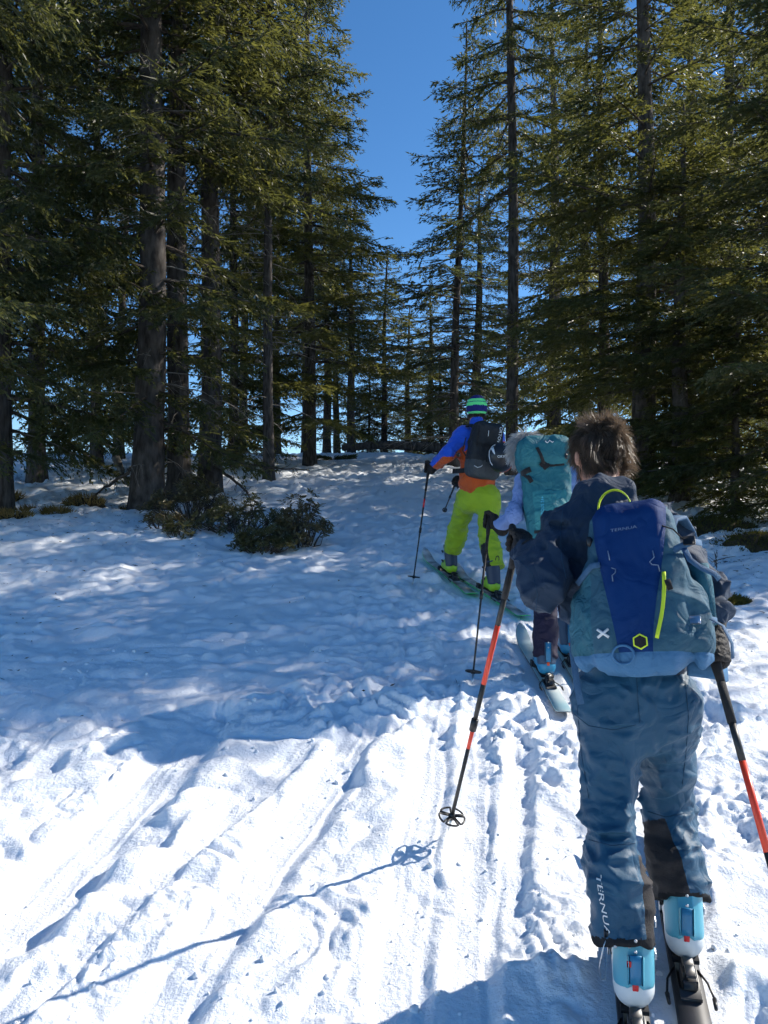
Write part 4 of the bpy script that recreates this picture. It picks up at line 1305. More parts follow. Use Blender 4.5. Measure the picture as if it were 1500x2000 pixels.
J1 = dict(pel=W(1238, 1325, 2.56), neck=W(1178, 972, 2.74), head=W(1172, 893, 2.86),
          shL=W(1097, 1040, 2.70), shR=W(1292, 1035, 2.74), elL=W(1058, 1140, 2.52), elR=W(1374, 1150, 2.62),
          wrL=W(1028, 1074, 2.75), wrR=W(1390, 1232, 2.48),
          hipL=W(1188, 1375, 2.56), hipR=W(1296, 1375, 2.58),
          knL=W(1192, 1600, 2.46), knR=W(1306, 1585, 2.68), anL=W(1220, 1846, 2.335), anR=W(1330, 1756, 2.555),
          fwd=unit([0.25, 0.97, 0]), look=unit([-0.05, 0.97, -0.22]))
p1 = thing('person', 'hiker in slate-blue jacket and trousers with tousled brown hair, nearest the camera', 'person', tuple(V3(0.80, 2.40, base_height(0.8, 2.4))), 'ski tourers')
def sub(o, t):                                     # keep world placement under a moved Empty
    o.location = Vector(o.location) - Vector(t.location)
    return o
anchor1 = p1
ofs1 = np.array(p1.location)
def J_shift(J, o): return {k: (v - o if k not in ('fwd', 'look') else v) for k, v in J.items()}
K1 = J_shift(J1, ofs1)
make_body(K1, p1, 0.011)
tr = dict(hip=0.135, waist=0.125, seat=0.112, thigh=0.104, knee=0.078, hem=0.087)
lo, hi = bounds(K1, TR_KEYS, 0.2)
V, Q = sdf_mesh(trousers_fn(K1, tr, 0.12, 1, 0.015), lo, hi, 0.0066)
V = relax(V, Q, 1, 0.35)
def along(c, a, b):
    d = b - a; return ((c - a) @ d) / (d @ d)
def leg_lines(c):
    tL, tR = along(c, K1['knL'], K1['anL']), along(c, K1['knR'], K1['anR'])
    isL = c[:, 0] < (K1['knL'][0] + K1['knR'][0]) / 2 + 0.008 * tL
    cxL = K1['knL'][0] + (K1['anL'][0] - K1['knL'][0]) * tL; cxR = K1['knR'][0] + (K1['anR'][0] - K1['knR'][0]) * tR
    eL = c[:, 0] - (cxL + 0.040 + 0.02 * (1 - tL)); eR = c[:, 0] - (cxR + 0.004 - 0.050 * (1 - tR))
    return tL, tR, isL, eL, eR
tL, tR, isL, eL, eR = leg_lines(V)
sn = isL & (np.abs(eL) < 0.0042) & (tL > 0.3) & (tL < 0.95); V[sn, 0] -= eL[sn]
sn = ~isL & (np.abs(eR) < 0.0042) & (tR > 0.12); V[sn, 0] -= eR[sn]
c, nn = face_info(V, Q)
tL, tR, isL, eL, eR = leg_lines(c)
hem = (isL & (tL > 0.925)) | (~isL & (tR > 0.95))
patch = (isL & (tL > 0.30) & (tL < 0.95) & (eL > 0)) | (~isL & (tR > 0.12) & (eR < 0))
tw_bvh = bvh_of(V, Q)
for (piece, nm, mt) in zip(split_mesh(V, Q, [hem, patch]), ('hem', 'kick_patch', 'trousers'), (cl_hem, cl_patch, cl_trouser)):
    if piece is None: continue
    if nm == 'trousers':
        tr_o = link(nm, raw_mesh(nm, *piece, True), mt, p1)
for (piece, nm, mt) in zip(split_mesh(V, Q, [hem & isL, hem & ~isL, patch & isL, patch & ~isL])[:4], ('hem', 'hem', 'kick_patch', 'kick_patch'), (cl_hem, cl_hem, cl_patch, cl_patch)):
    link(nm, raw_mesh(nm, *piece, True), mt, tr_o)
me = text_mesh('TERNUA', 0.052)
shin = unit(K1['anL'] - K1['knL'])
O = K1['knL'] + (K1['anL'] - K1['knL']) * 0.60 + V3(-0.052, -0.05, 0)
drape(me, tw_bvh, O, -shin * -1.0, unit(np.cross(shin, (0, -1, 0))) * -1.0, unit([0.55, 0.83, 0]), 'lettering', M['white_plastic'], tr_o, sx=0.85, sy=0.55)
for k, (aa, zz) in enumerate(((-0.045, 0.90), (-0.005, 0.905))):
    mb = MB(); pp = K1['knL'] + (K1['anL'] - K1['knL']) * zz + V3(aa, 0, 0)
    hit = tw_bvh.ray_cast(Vector(pp - V3(0, 0.3, 0)), Vector((0, 1, 0)), 1)
    if hit[0]:
        mb.ball(np.array(hit[0]), (0.005, 0.004, 0.005)); mb.obj('snap', M['steel'], tr_o)
pp = K1['knR'] + (K1['anR'] - K1['knR']) * 0.92 + V3(0.035, 0, 0)
hit = tw_bvh.ray_cast(Vector(pp - V3(0, 0.3, 0)), Vector((0, 1, 0)), 1)
mb = MB(); mb.ball(np.array(hit[0]), (0.005, 0.004, 0.005)); mb.obj('snap', M['steel'], tr_o)

seam_mat = material('seam_thread', (0.012, 0.048, 0.095), 0.8)
def seam(bv, pxs, name, mat, parent, off, r=0.0013):
    P_ = []
    px_ = np.array(pxs, float); s_ = np.linspace(0, 1, len(px_)); ss_ = np.linspace(0, 1, 26)
    for a_, b_ in zip(np.interp(ss_, s_, px_[:, 0]), np.interp(ss_, s_, px_[:, 1])):
        dv = unit(W(a_, b_, 1.0) - V3(0, 0, EYE))
        hit = bv.ray_cast(Vector(V3(0, 0, EYE) - off), Vector(dv), 8)
        if hit[0] is not None: P_.append(np.array(hit[0]) - dv * 0.0006)
    if len(P_) > 3:
        mb = MB(); mb.tube(P_, r, 4); mb.obj(name, mat, parent)
for pts in (((1243, 1318), (1246, 1370), (1250, 1412)), ((1118, 1392), (1150, 1418), (1200, 1426), (1242, 1416)), ((1338, 1330), (1345, 1400), (1340, 1470), (1332, 1540)),
            ((1150, 1640), (1195, 1652), (1245, 1646)), ((1265, 1585), (1300, 1596), (1338, 1588)), ((1133, 1330), (1128, 1390), (1135, 1470), (1150, 1560))):
    seam(tw_bvh, pts, 'seam', seam_mat, tr_o, ofs1)
jr = dict(waist=0.128, chest=0.150, sh=0.098, collar=0.064, collar_h=0.015, up=0.074, el=0.072, cuff=0.048)
lo, hi = bounds(K1, JK_KEYS, 0.2)
V, Q = sdf_mesh(jacket_fn(K1, jr, -0.02, 2, 0.0115, hood=True), lo, hi, 0.0075)
V = relax(V, Q, 1)
j1 = link('jacket', raw_mesh('jacket', V, Q, True), cl_jacket, p1)

j1_bvh = bvh_of(V, Q)
for pts in (((1100, 990), (1094, 1040), (1097, 1090), (1106, 1130)), ((1010, 1090), (1040, 1120), (1050, 1160), (1046, 1192)), ((1128, 972), (1110, 985), (1085, 1000))):
    seam(j1_bvh, pts, 'seam', seam_mat, j1, ofs1)

# hair: a full, wind-tossed crop
hair_mat = material('brown_hair', (0.026, 0.019, 0.014), 0.38, (0.110, 0.080, 0.058), scale=26, spec=0.5, trans=(0.28, 0.20, 0.135, 0.30))
H = K1['head']; rng = np.random.default_rng(5)
def scalp(P):
    f = ell(P, H + V3(0, 0.0, 0.020), (0.083, 0.100, 0.102))
    f = smax(f, plane(P, H + V3(0, -0.02, -0.072), (0, 0.55, -1)), 0.01)
    f = smax(f, plane(P, H + V3(0, 0.055, 0.0), (0, 1, -0.45)), 0.01)
    return wrinkle(P, f, 0.008, (22, 22, 12.0), 77)
hair_base = material('hair_base', (0.018, 0.013, 0.010), 0.85, (0.045, 0.033, 0.025), scale=45, spec=0.1, bump=0.8, bump_scale=120)
h1o, hv, hq = sdf_obj('hair', scalp, H - 0.16, H + 0.18, 0.008, hair_base, p1)
vn = vert_normals(hv, hq)
pick = rng.integers(0, len(hv), 26000)
roots, dirs = hv[pick] - vn[pick] * 0.008, vn[pick]
rel = (roots - H)
lens = (0.036 + 0.046 * rng.random(len(pick))) * (0.95 + 0.75 * noise3(rel[:, 0] * 24, rel[:, 1] * 24, rel[:, 2] * 24, 31))
tang = np.stack([rel[:, 0] * 2.0, rel[:, 1] * 2.0 - 0.05, -0.12 + 0 * rel[:, 0]], 1)
tang = nrm(tang - dirs * np.sum(tang * dirs, 1)[:, None])
dirs = nrm(dirs * 0.40 + tang * 0.60 + 0.9 * np.stack([noise3(rel[:, 0] * 20, rel[:, 1] * 20, rel[:, 2] * 20, s) for s in (1, 2, 3)], 1))
topm = (rel[:, 2] > 0.085) & (rel[:, 0] > -0.02)
topm &= rel[:, 0] < 0.05
topm &= noise3(rel[:, 0] * 25, rel[:, 1] * 25, rel[:, 2] * 0, 9) > -0.15
dirs[topm] = nrm(dirs[topm] * 0.6 + np.array([0.25, -0.1, 0.8])); lens[topm] += 0.012
strands('hair_strands', roots, dirs, lens, 0.0020, hair_mat, h1o, wind=(0.10, -0.05, 0.05), grav=1.1, curl=0.22, jit=0.06, seg=6, seed=6)

tp = np.flatnonzero((hv[:, 2] - H[2] > 0.075) & (hv[:, 0] - H[0] > -0.05))
tk = tp[rng.integers(0, len(tp), 1500)]
rel2 = hv[tk] - H
d2_ = nrm(vn[tk] * 0.5 + np.array([0.10, -0.05, 0.7]) + 0.9 * np.stack([noise3(rel2[:, 0] * 28, rel2[:, 1] * 28, rel2[:, 2] * 0, s) for s in (4, 5, 6)], 1))
strands('hair_tuft', hv[tk] - vn[tk] * 0.01, d2_, 0.035 + 0.045 * rng.random(len(tk)), 0.0019, hair_mat, h1o, wind=(0.15, -0.05, 0.1), grav=0.35, curl=0.2, seed=7, jit=0.08)

# boots and skis
ski_top1 = material('ski_dark', (0.02, 0.02, 0.024), 0.4, (0.05, 0.05, 0.055), scale=5, spec=0.5)
ski_edge = material('ski_edge', (0.05, 0.05, 0.055), 0.35, spec=0.5)
for key, nm in (('p1_left', 'leftmost'), ('p1_right', 'right')):
    lab = 'dark ski under the left boot of the brown-haired hiker' if key == 'p1_left' else 'dark snow-dusted ski under the right boot of the brown-haired hiker'
    R, p = make_ski(key, lab, (ski_top1, ski_edge), snowy=True)
    b = make_boot('ski_boot', p1, R, p - ofs1, (boot_blue, boot_white, M['red_paint'], M['steel']), lean=0.07 if key == 'p1_left' else 0.12, ctop=0.185, crad=0.060, h=0.0055)
    if key == 'p1_left':
        mb = MB(); mb.tube([(-0.066, 0.06, 0.21), (-0.085, 0.03, 0.18), (-0.098, 0.02, 0.12), (-0.092, 0.02, 0.08), (-0.080, 0.03, 0.075), (-0.078, 0.04, 0.15)], 0.0016, 5)
        mb.obj('buckle_wire', M['steel'], b)
        mb = MB(); mb.box((-0.078, 0.06, 0.205), (0.012, 0.035, 0.018)); mb.obj('buckle', M['black_plastic'], b, sm=False)
        mb = MB(); mb.box((-0.018, 0.004, 0.150), (0.012, 0.004, 0.018)); mb.obj('tag', M['red_paint'], b, sm=False)

# poles and gloves
top = W(1017, 1034, 2.80); tipx = W(876, 1622, 3.26)
tipz = tipx[2]
L1 = np.linalg.norm(tipx - top)
ax = make_pole('black ski pole with orange-red bands, planted left of the brown-haired hiker', top, tipx,
          bands=((L1 * 0.285, L1 * 0.475), (L1 * 0.615, L1 * 0.695)), band_mat=M['orange_paint'], r=0.0105, basket=0.052)
make_glove(p1, top + ax * 0.055 - ofs1, -ax, K1['wrL'], M['glove_leather'], 'L')
top2 = W(1383, 1240, 2.44); tip2 = V3(1.05, 1.72, float(base_height(1.05, 1.72)) - 0.02)
L2 = np.linalg.norm(tip2 - top2)
ax2 = make_pole('black ski pole with orange-red bands, cut by the right edge of the picture', top2, tip2,
          bands=((L2 * 0.27, L2 * 0.44), (L2 * 0.58, L2 * 0.68)), band_mat=M['orange_paint'], r=0.0105, basket=0.052)
make_glove(p1, top2 + ax2 * 0.05 - ofs1, -ax2, K1['wrR'] + V3(0.015, 0.03, 0.03), M['glove_leather'], 'R')

# ------------------------------------------------------------------ his pack
pk_side = material('pack_steel_teal', (0.022, 0.078, 0.125), 0.75, (0.036, 0.108, 0.160), scale=7, bump=0.3, bump_scale=280, fold=0.5, fold_scale=12)
pk_panel = material('pack_royal_blue', (0.003, 0.026, 0.115), 0.7, (0.004, 0.036, 0.145), scale=5, spec=0.15, bump=0.25, bump_scale=280, fold=0.35, fold_scale=8)
pk_base = material('pack_light_blue', (0.040, 0.135, 0.270), 0.65, (0.056, 0.168, 0.32), scale=7, bump=0.3, bump_scale=280, fold=0.3, fold_scale=14)
pk_mesh = material('pack_mesh_teal', (0.020, 0.105, 0.155), 0.75, (0.032, 0.14, 0.195), scale=12, bump=0.5, bump_scale=400, fold=0.5, fold_scale=15)
pk_strap = material('webbing_blue', (0.035, 0.095, 0.185), 0.7, (0.05, 0.12, 0.22), scale=40, bump=0.4, bump_scale=300)
pk_yellow = material('acid_yellow', (0.56, 0.70, 0.035), 0.5)
pk_print = material('grey_print', (0.20, 0.26, 0.36), 0.5)
def make_pack_root(name, label, top_c, bot_c, fwd, group='rucksacks'):
    zc = unit(top_c - bot_c)
    yf = unit(fwd - zc * np.dot(fwd, zc))
    xr = np.cross(yf, zc)
    R = np.stack([xr, yf, zc], 1)
    t = thing(name, label, 'backpack', group=group)
    put(t, R, (top_c + bot_c) / 2)
    return t, R
pk1, _R = make_pack_root('backpack', 'blue and steel-teal rucksack with yellow haul loop on the nearest hiker', W(1220, 968, 2.40), W(1247, 1312, 2.27), unit([0.40, 0.92, 0]))
# local axes: x right, y into the back, z up; outer face near y = 0
def half_w(z): return 0.119 + 0.046 * smooth(0.24, -0.10, z) - 0.030 * smooth(-0.14, -0.27, z)
def pack_fn(P):
    x, y, z = P[..., 0], P[..., 1], P[..., 2]
    w = half_w(z)
    q = np.stack([x / w * 0.16, (y - 0.115 - 0.03 * smooth(0.05, 0.26, z)) * 1.0, z], -1)
    f = rbox(q, (0, 0, 0.0), (0.16, 0.118, 0.262), 0.074)
    f = smin(f, ell(P, (0, 0.02, -0.12), (0.135, 0.06, 0.15)), 0.04)                       # front bulge
    for sx in (-1, 1):
        f = smin(f, ell(P, (sx * 0.165, 0.12, -0.13), (0.040, 0.085, 0.125)), 0.03)         # side pockets
    xp = 0.045 + 0.062 * smooth(-0.25, 0.22, z)
    f = f + 0.006 * np.exp(-((np.abs(x) - xp) / 0.006) ** 2) * (y < 0.12)                   # panel seams
    f = f + 0.005 * np.exp(-((z + 0.205) / 0.006) ** 2)
    f = f + 0.006 * np.exp(-((z - 0.055 - 0.25 * np.abs(x)) / 0.012) ** 2) * (np.abs(x) > xp)
    f = wrinkle(P, f, 0.0055, (9, 9, 9), 90, lambda p: 0.4 + 1.0 * (np.abs(p[:, 0]) > 0.09))
    f = wrinkle(P, f, 0.003, (22, 22, 14), 95)
    return f
V, Q = sdf_mesh(pack_fn, (-0.25, -0.08, -0.30), (0.25, 0.28, 0.30), 0.0058)
V = relax(V, Q, 1)
dlt = np.abs(V[:, 0]) - (0.045 + 0.062 * smooth(-0.25, 0.22, V[:, 2]))
sn = (np.abs(dlt) < 0.0034) & (V[:, 1] < 0.135)
V[sn, 0] -= np.sign(V[sn, 0]) * dlt[sn]
sn = np.abs(V[:, 2] + 0.205) < 0.0034
V[sn, 2] = -0.205
c, nn = face_info(V, Q)
xp = 0.045 + 0.062 * smooth(-0.25, 0.22, c[:, 2])
m_base = c[:, 2] < -0.205
m_panel = (np.abs(c[:, 0]) < xp) & (c[:, 1] < 0.13)
m_mesh = (c[:, 2] < 0.045) & (c[:, 0] < -0.118) & (c[:, 2] > -0.205)
bv1 = bvh_of(V, Q)
for piece, nm, mt in zip(split_mesh(V, Q, [m_base, m_panel, m_mesh]), ('base', 'front_panel', 'side_pocket', 'pack_body'), (pk_base, pk_panel, pk_mesh, pk_side)):
    link(nm, raw_mesh(nm, *piece, True), mt, pk1)
def surf(bv, x, z, off=0.004, d=(0, 1, 0), y0=-0.4):
    hit = bv.ray_cast(Vector((x, y0, z)), Vector(d), 2.0)
    return np.array(hit[0]) - np.array(d) * off if hit[0] else V3(x, 0.05, z)
def strap_on(bv, pts, width, mat, nm, parent, off=0.004, thick=0.003):
    P = np.array([surf(bv, x, z, off) for x, z in pts])
    mb = MB(); mb.ribbon(P, width, thick, (0, -1, 0)); return mb.obj(nm, mat, parent, sm=False)
# haul loop
a = np.linspace(0, math.pi, 16)
mb = MB(); mb.ribbon(np.stack([-0.045 + 0.050 * np.cos(a), np.full(16, 0.10), 0.245 + 0.062 * np.sin(a)], 1), 0.018, 0.004, np.stack([np.cos(a), np.zeros(16), np.sin(a)], 1))
mb.obj('haul_loop', pk_yellow, pk1, sm=False)
# maker's name and badge
drape(text_mesh('TERNUA', 0.0175), bv1, (-0.012, 0, 0.160), (1, 0, 0.06), (0, 0, 1), (0, 1, 0), 'lettering', pk_print, pk1, sx=1.15, sy=0.75)
def polygon_on(bv, cx, cz, r, n, mat, nm, parent, off, rot=0.0, ring=0.0):
    aa = np.arange(n) / n * 2 * math.pi + rot
    if ring:
        o = np.array([surf(bv, cx + r * math.cos(q), cz + r * math.sin(q), off) for q in aa]); ii = np.array([surf(bv, cx + (r - ring) * math.cos(q), cz + (r - ring) * math.sin(q), off) for q in aa])
        V_ = np.concatenate([o, ii]); q_ = [[k, (k + 1) % n, n + (k + 1) % n, n + k] for k in range(n)]
        mb = MB(); mb.add(V_, q_)
    else:
        o = np.array([surf(bv, cx + r * math.cos(q), cz + r * math.sin(q), off) for q in aa])
        V_ = np.concatenate([o, [surf(bv, cx, cz, off)]]); mb = MB(); mb.add(V_, [[k, (k + 1) % n, n] for k in range(n)])
    return mb.obj(nm, mat, parent, sm=False)
hx, hz = 0.016, -0.178
bd = polygon_on(bv1, hx, hz, 0.0195, 6, M['black_fabric'], 'badge', pk1, 0.003, rot=math.pi / 6)
polygon_on(bv1, hx, hz, 0.0225, 6, pk_yellow, 'badge_rim', bd, 0.004, rot=math.pi / 6, ring=0.0045)
# yellow zip line down the right of the panel, dark zip pull
zz = np.linspace(0.02, -0.17, 14)
strap_on(bv1, [(0.056 + 0.058 * smooth(-0.25, 0.22, q) + 0.010 * math.sin((q + 0.17) / 0.19 * 3.1), q) for q in zz], 0.011, pk_yellow, 'zip', pk1)
strap_on(bv1, [(0.100, -0.005), (0.107, -0.035)], 0.016, M['black_fabric'], 'zip_pull', pk1, off=0.009)
# silver cross buckle, gear ring, daisy squiggles
for nm, x0, z0, ang in (('cross_buckle', -0.085, -0.150, 0.7),):
    mb = MB()
    s0 = surf(bv1, x0, z0, 0.006)
    for dx, dz in ((0.016, 0.012), (0.016, -0.012)):
        mb.ribbon([s0 + V3(-dx, 0, -dz), s0 + V3(0, -0.002, 0), s0 + V3(dx, 0, dz)], 0.008, 0.004, (0, -1, 0))
    mb.obj(nm, M['white_plastic'], pk1, sm=False)
a = np.linspace(0, 2 * math.pi, 22)
mb = MB(); mb.tube([surf(bv1, -0.034 + 0.030 * math.cos(q), -0.212 + 0.026 * math.sin(q), 0.006) for q in a], 0.004, 6, cap=False); mb.obj('gear_ring', pk_base, pk1)
sq_mat = pk_print
for x0, z0, pts in ((-0.060, 0.055, ((0, 0.04), (0.003, 0.022), (0.004, 0.010))), (-0.052, 0.03, ((0, 0.012), (0.012, 0.006), (0.010, -0.004), (0.001, -0.012), (0.003, -0.03))),
                    (0.066, 0.055, ((0, 0.030), (0.003, 0.010), (-0.010, -0.004), (-0.004, -0.012), (0.012, -0.014), (0.015, -0.032)))):
    mb = MB(); mb.tube([surf(bv1, x0 + a_, z0 + b_, 0.002) for a_, b_ in pts], 0.0016, 4); mb.obj('reflective_cord', sq_mat, pk1)
# compression straps
strap_on(bv1, [(-0.165, 0.010), (-0.140, 0.030), (-0.110, 0.052), (-0.085, 0.055)], 0.018, pk_strap, 'compression_strap', pk1, off=0.006)
mb = MB(); mb.ribbon([V3(0.100, 0.03, 0.075), V3(0.135, 0.035, 0.095), V3(0.175, 0.06, 0.115), V3(0.195, 0.12, 0.120)], 0.020, 0.003, (0.4, -1, 0)); mb.obj('compression_strap', pk_strap, pk1, sm=False)
mb = MB(); mb.box((0.165, 0.045, 0.115), (0.034, 0.014, 0.026), bev=0.3); mb.obj('buckle', M['black_plastic'], pk1, sm=False)
mb = MB(); mb.ribbon([V3(0.150, 0.025, 0.090), V3(0.165, 0.0, 0.050), V3(0.190, 0.01, 0.028), V3(0.225, 0.03, 0.010), V3(0.235, 0.04, -0.005)], 0.018, 0.002, (0.3, -1, 0.3)); mb.obj('strap_end', pk_strap, pk1, sm=False)
mb = MB(); mb.ribbon([V3(0.105, 0.02, -0.120), V3(0.150, 0.03, -0.116), V3(0.195, 0.07, -0.112), V3(0.215, 0.13, -0.110)], 0.018, 0.003, (0.5, -1, 0)); mb.obj('compression_strap', pk_strap, pk1, sm=False)
mb = MB(); mb.box((0.158, 0.028, -0.117), (0.036, 0.012, 0.024), bev=0.3); mb.obj('buckle', M['steel'], pk1, sm=False)
mb = MB(); mb.ribbon([V3(0.200, 0.06, -0.112), V3(0.232, 0.05, -0.135), V3(0.250, 0.05, -0.185), V3(0.248, 0.06, -0.225)], 0.018, 0.002, (0.9, -0.4, 0)); mb.obj('strap_end', pk_strap, pk1, sm=False)
mb = MB(); mb.tube([V3(0.09, 0.03, 0.165), V3(0.125, 0.03, 0.150), V3(0.15, 0.04, 0.118)], 0.0025, 6); mb.obj('cord', M['black_fabric'], pk1)
mb = MB(); mb.ball((-0.118, 0.035, 0.135), (0.010, 0.008, 0.017)); mb.obj('cord_lock', M['black_plastic'], pk1)
# added tube standing in for the lit light-teal panel on the right side
mb = MB(); mb.tube([V3(0.185, 0.15, -0.12), V3(0.185, 0.15, 0.00), V3(0.180, 0.15, 0.060)], [0.030, 0.030, 0.028], 14); mb.obj('side_panel_tube', pk_mesh, pk1)
# shoulder straps, hip belt
for sx in (-1, 1):
    mb = MB(); mb.ribbon([V3(sx * 0.09, 0.20, 0.19), V3(sx * 0.10, 0.25, 0.232), V3(sx * 0.125, 0.31, 0.250), V3(sx * 0.145, 0.39, 0.215), V3(sx * 0.155, 0.44, 0.13)], 0.062, 0.014, V3(sx * 0.15, -0.25, 1)); mb.obj('shoulder_strap', pk_base if sx < 0 else pk_strap, pk1, sm=False)
    mb = MB(); mb.ribbon([V3(sx * 0.12, 0.22, -0.225), V3(sx * 0.19, 0.27, -0.235), V3(sx * 0.215, 0.36, -0.24)], 0.075, 0.02, V3(sx, -0.3, 0)); mb.obj('hip_belt', pk_base, pk1, sm=False)
mb = MB(); mb.ribbon([V3(-0.178, 0.20, 0.02), V3(-0.200, 0.16, -0.06), V3(-0.205, 0.12, -0.19), V3(-0.192, 0.10, -0.30), V3(-0.185, 0.10, -0.345)], 0.022, 0.002, (-0.2, -1, 0)); mb.obj('strap_end', pk_strap, pk1, sm=False)
# ------------------------------------------------------------------ second hiker: lavender top, teal pack
lav = material('lavender_knit', (0.165, 0.255, 0.520), 0.8, (0.195, 0.29, 0.56), scale=8, bump=0.3, bump_scale=260, sheen=0.05, fold=0.4, fold_scale=14)
plum = material('plum_trousers', (0.012, 0.009, 0.028), 0.75, (0.018, 0.014, 0.040), scale=8, bump=0.3, bump_scale=240, sheen=0.03, fold=0.4, fold_scale=12)
boot_cyan = material('boot_cyan', (0.030, 0.250, 0.430), 0.35, spec=0.5)
boot_navy = material('boot_navy', (0.035, 0.065, 0.120), 0.4, spec=0.5)
heel_orange = material('heel_orange', (0.75, 0.10, 0.03), 0.4)
grey_hair = material('pale_hair', (0.42, 0.41, 0.40), 0.6, (0.62, 0.61, 0.60), scale=30, trans=(0.6, 0.58, 0.55, 0.25))
J2 = dict(pel=W(1092, 1052, 5.10), neck=W(1062, 918, 5.32), head=W(1027, 882, 5.37),
          shL=W(1024, 936, 5.18), shR=W(1130, 930, 5.20), elL=W(1004, 1008, 5.05), elR=W(1160, 1010, 5.12),
          wrL=W(974, 1027, 5.27), wrR=W(1170, 1030, 5.38),
          hipL=W(1072, 1070, 5.10), hipR=W(1118, 1070, 5.12),
          knL=W(1066, 1185, 5.13), knR=W(1120, 1150, 5.55), anL=W(1065, 1284, 5.02), anR=W(1112, 1230, 5.44),
          fwd=unit([0.0, 1, 0]), look=unit([-0.10, 0.98, -0.1]))
p2 = thing('person', 'hiker in lavender top and dark plum trousers, half hidden in the middle of the file', 'person', (1.1, 5.1, float(base_height(1.1, 5.1))), 'ski tourers')
o2 = np.array(p2.location); K2 = J_shift(J2, o2)
make_body(K2, p2, 0.014)
lo, hi = bounds(K2, TR_KEYS, 0.18)
V, Q = sdf_mesh(trousers_fn(K2, dict(hip=0.115, waist=0.11, seat=0.10, thigh=0.092, knee=0.074, hem=0.074), 0.10, 5, 0.010), lo, hi, 0.010)
link('trousers', raw_mesh('trousers', relax(V, Q, 1), Q, True), plum, p2)
lo, hi = bounds(K2, JK_KEYS, 0.17)
V, Q = sdf_mesh(jacket_fn(K2, dict(waist=0.105, chest=0.115, sh=0.075, collar=0.058, up=0.056, el=0.047, cuff=0.038), -0.02, 6, 0.006), lo, hi, 0.009)
link('sweater', raw_mesh('sweater', relax(V, Q, 1), Q, True), lav, p2)
H2 = K2['head']
def scalp2(P):
    f = ell(P, H2 + V3(0, 0, 0.02), (0.098, 0.110, 0.108))
    f = smax(f, plane(P, H2 + V3(0, -0.02, -0.075), (0, 0.6, -1)), 0.01)
    return smax(f, plane(P, H2 + V3(0, 0.06, 0), (0, 1, -0.4)), 0.01)
ho, hv, hq = sdf_obj('hair', scalp2, H2 - 0.16, H2 + 0.17, 0.012, grey_hair, p2)
vn = vert_normals(hv, hq); rng = np.random.default_rng(8)
pick = rng.integers(0, len(hv), 3500)
strands('hair_strands', hv[pick] - vn[pick] * 0.005, nrm(vn[pick] * 0.8 + V3(0, -0.1, -0.7)), rng.uniform(0.04, 0.09, len(pick)), 0.006, grey_hair, ho, grav=0.7, curl=0.1, seed=9)
p2_top = material('ski_pale_teal', (0.16, 0.36, 0.44), 0.35, (0.50, 0.55, 0.55), scale=3.5, spec=0.5)
for key, lab in (('p2_left', 'pale teal ski with rounded tip under the half-hidden hiker'), ('p2_right', 'pale teal ski mostly hidden behind the nearest hiker')):
    R, p = make_ski(key, lab, (p2_top, ski_edge), wid=0.098)
    make_boot('ski_boot', p2, R, p - o2, (boot_navy, boot_cyan, heel_orange, M['black_plastic']), lean=0.10, h=0.010)
top = W(957, 1003, 5.33); tip = W(922, 1336, 4.97)
tip[2] = float(base_height(tip[0], tip[1])) + 0.02
ax = make_pole('thin dark ski pole left of the half-hidden hiker', top, tip, r=0.0085, basket=0.048, loops=False, lower=0.35)
make_glove(p2, top + ax * 0.055 - o2, -ax, K2['wrL'], M['glove_leather'], 'L', h=0.008, sc=1.0)
topR = W(1172, 1008, 5.45); tipR = V3(1.46, 5.05, float(base_height(1.46, 5.05)))
ax = make_pole('thin dark ski pole hidden behind the nearest hiker', topR, tipR, r=0.0085, basket=0.048, loops=False)
make_glove(p2, topR + ax * 0.055 - o2, -ax, K2['wrR'], M['glove_leather'], 'R', h=0.010)

teal = material('pack_teal', (0.016, 0.120, 0.152), 0.65, (0.026, 0.160, 0.190), scale=7, bump=0.3, bump_scale=240, fold=0.6, fold_scale=12)
teal_l = material('pack_pale_teal', (0.028, 0.180, 0.205), 0.65, (0.04, 0.22, 0.24), scale=7, bump=0.3, bump_scale=240, fold=0.6, fold_scale=12)
cyan_print = material('cyan_print', (0.12, 0.55, 0.75), 0.5)
pk2, _R = make_pack_root('backpack', 'tall teal rucksack with roll-over lid and black straps', W(1062, 846, 5.02), W(1082, 1062, 4.86), unit([0.06, 1, 0]))
def pack2_fn(P):
    x, y, z = P[..., 0], P[..., 1], P[..., 2]
    w = 0.150 + 0.022 * np.exp(-((z - 0.22) / 0.10) ** 2) - 0.028 * smooth(-0.05, -0.34, z)
    q = np.stack([x / w * 0.16, y - 0.12, z], -1)
    f = rbox(q, (0, 0, 0), (0.16, 0.12, 0.345), 0.07)
    f = smin(f, rbox(P, (0, 0.10, 0.245), (0.172, 0.135, 0.10), 0.075), 0.02)
    f = f + 0.010 * np.exp(-((z - 0.142) / 0.012) ** 2)
    f = smin(f, ell(P, (0.0, 0.01, -0.16), (0.11, 0.045, 0.14)), 0.03)
    f = wrinkle(P, f, 0.006, (7, 7, 9), 110)
    f = wrinkle(P, f, 0.005, (16, 16, 16), 113)
    return f
V, Q = sdf_mesh(pack2_fn, (-0.24, -0.09, -0.40), (0.24, 0.30, 0.40), 0.010)
V = relax(V, Q, 1); c, nn = face_info(V, Q); bv2 = bvh_of(V, Q)
lid = c[:, 2] > 0.142; pocket = (c[:, 2] < -0.02) & (np.abs(c[:, 0]) < 0.10) & (c[:, 1] < 0.03)
for piece, nm, mt in zip(split_mesh(V, Q, [lid, pocket]), ('lid', 'front_pocket', 'pack_body'), (teal, teal_l, teal)):
    if piece: link(nm, raw_mesh(nm, *piece, True), mt, pk2)
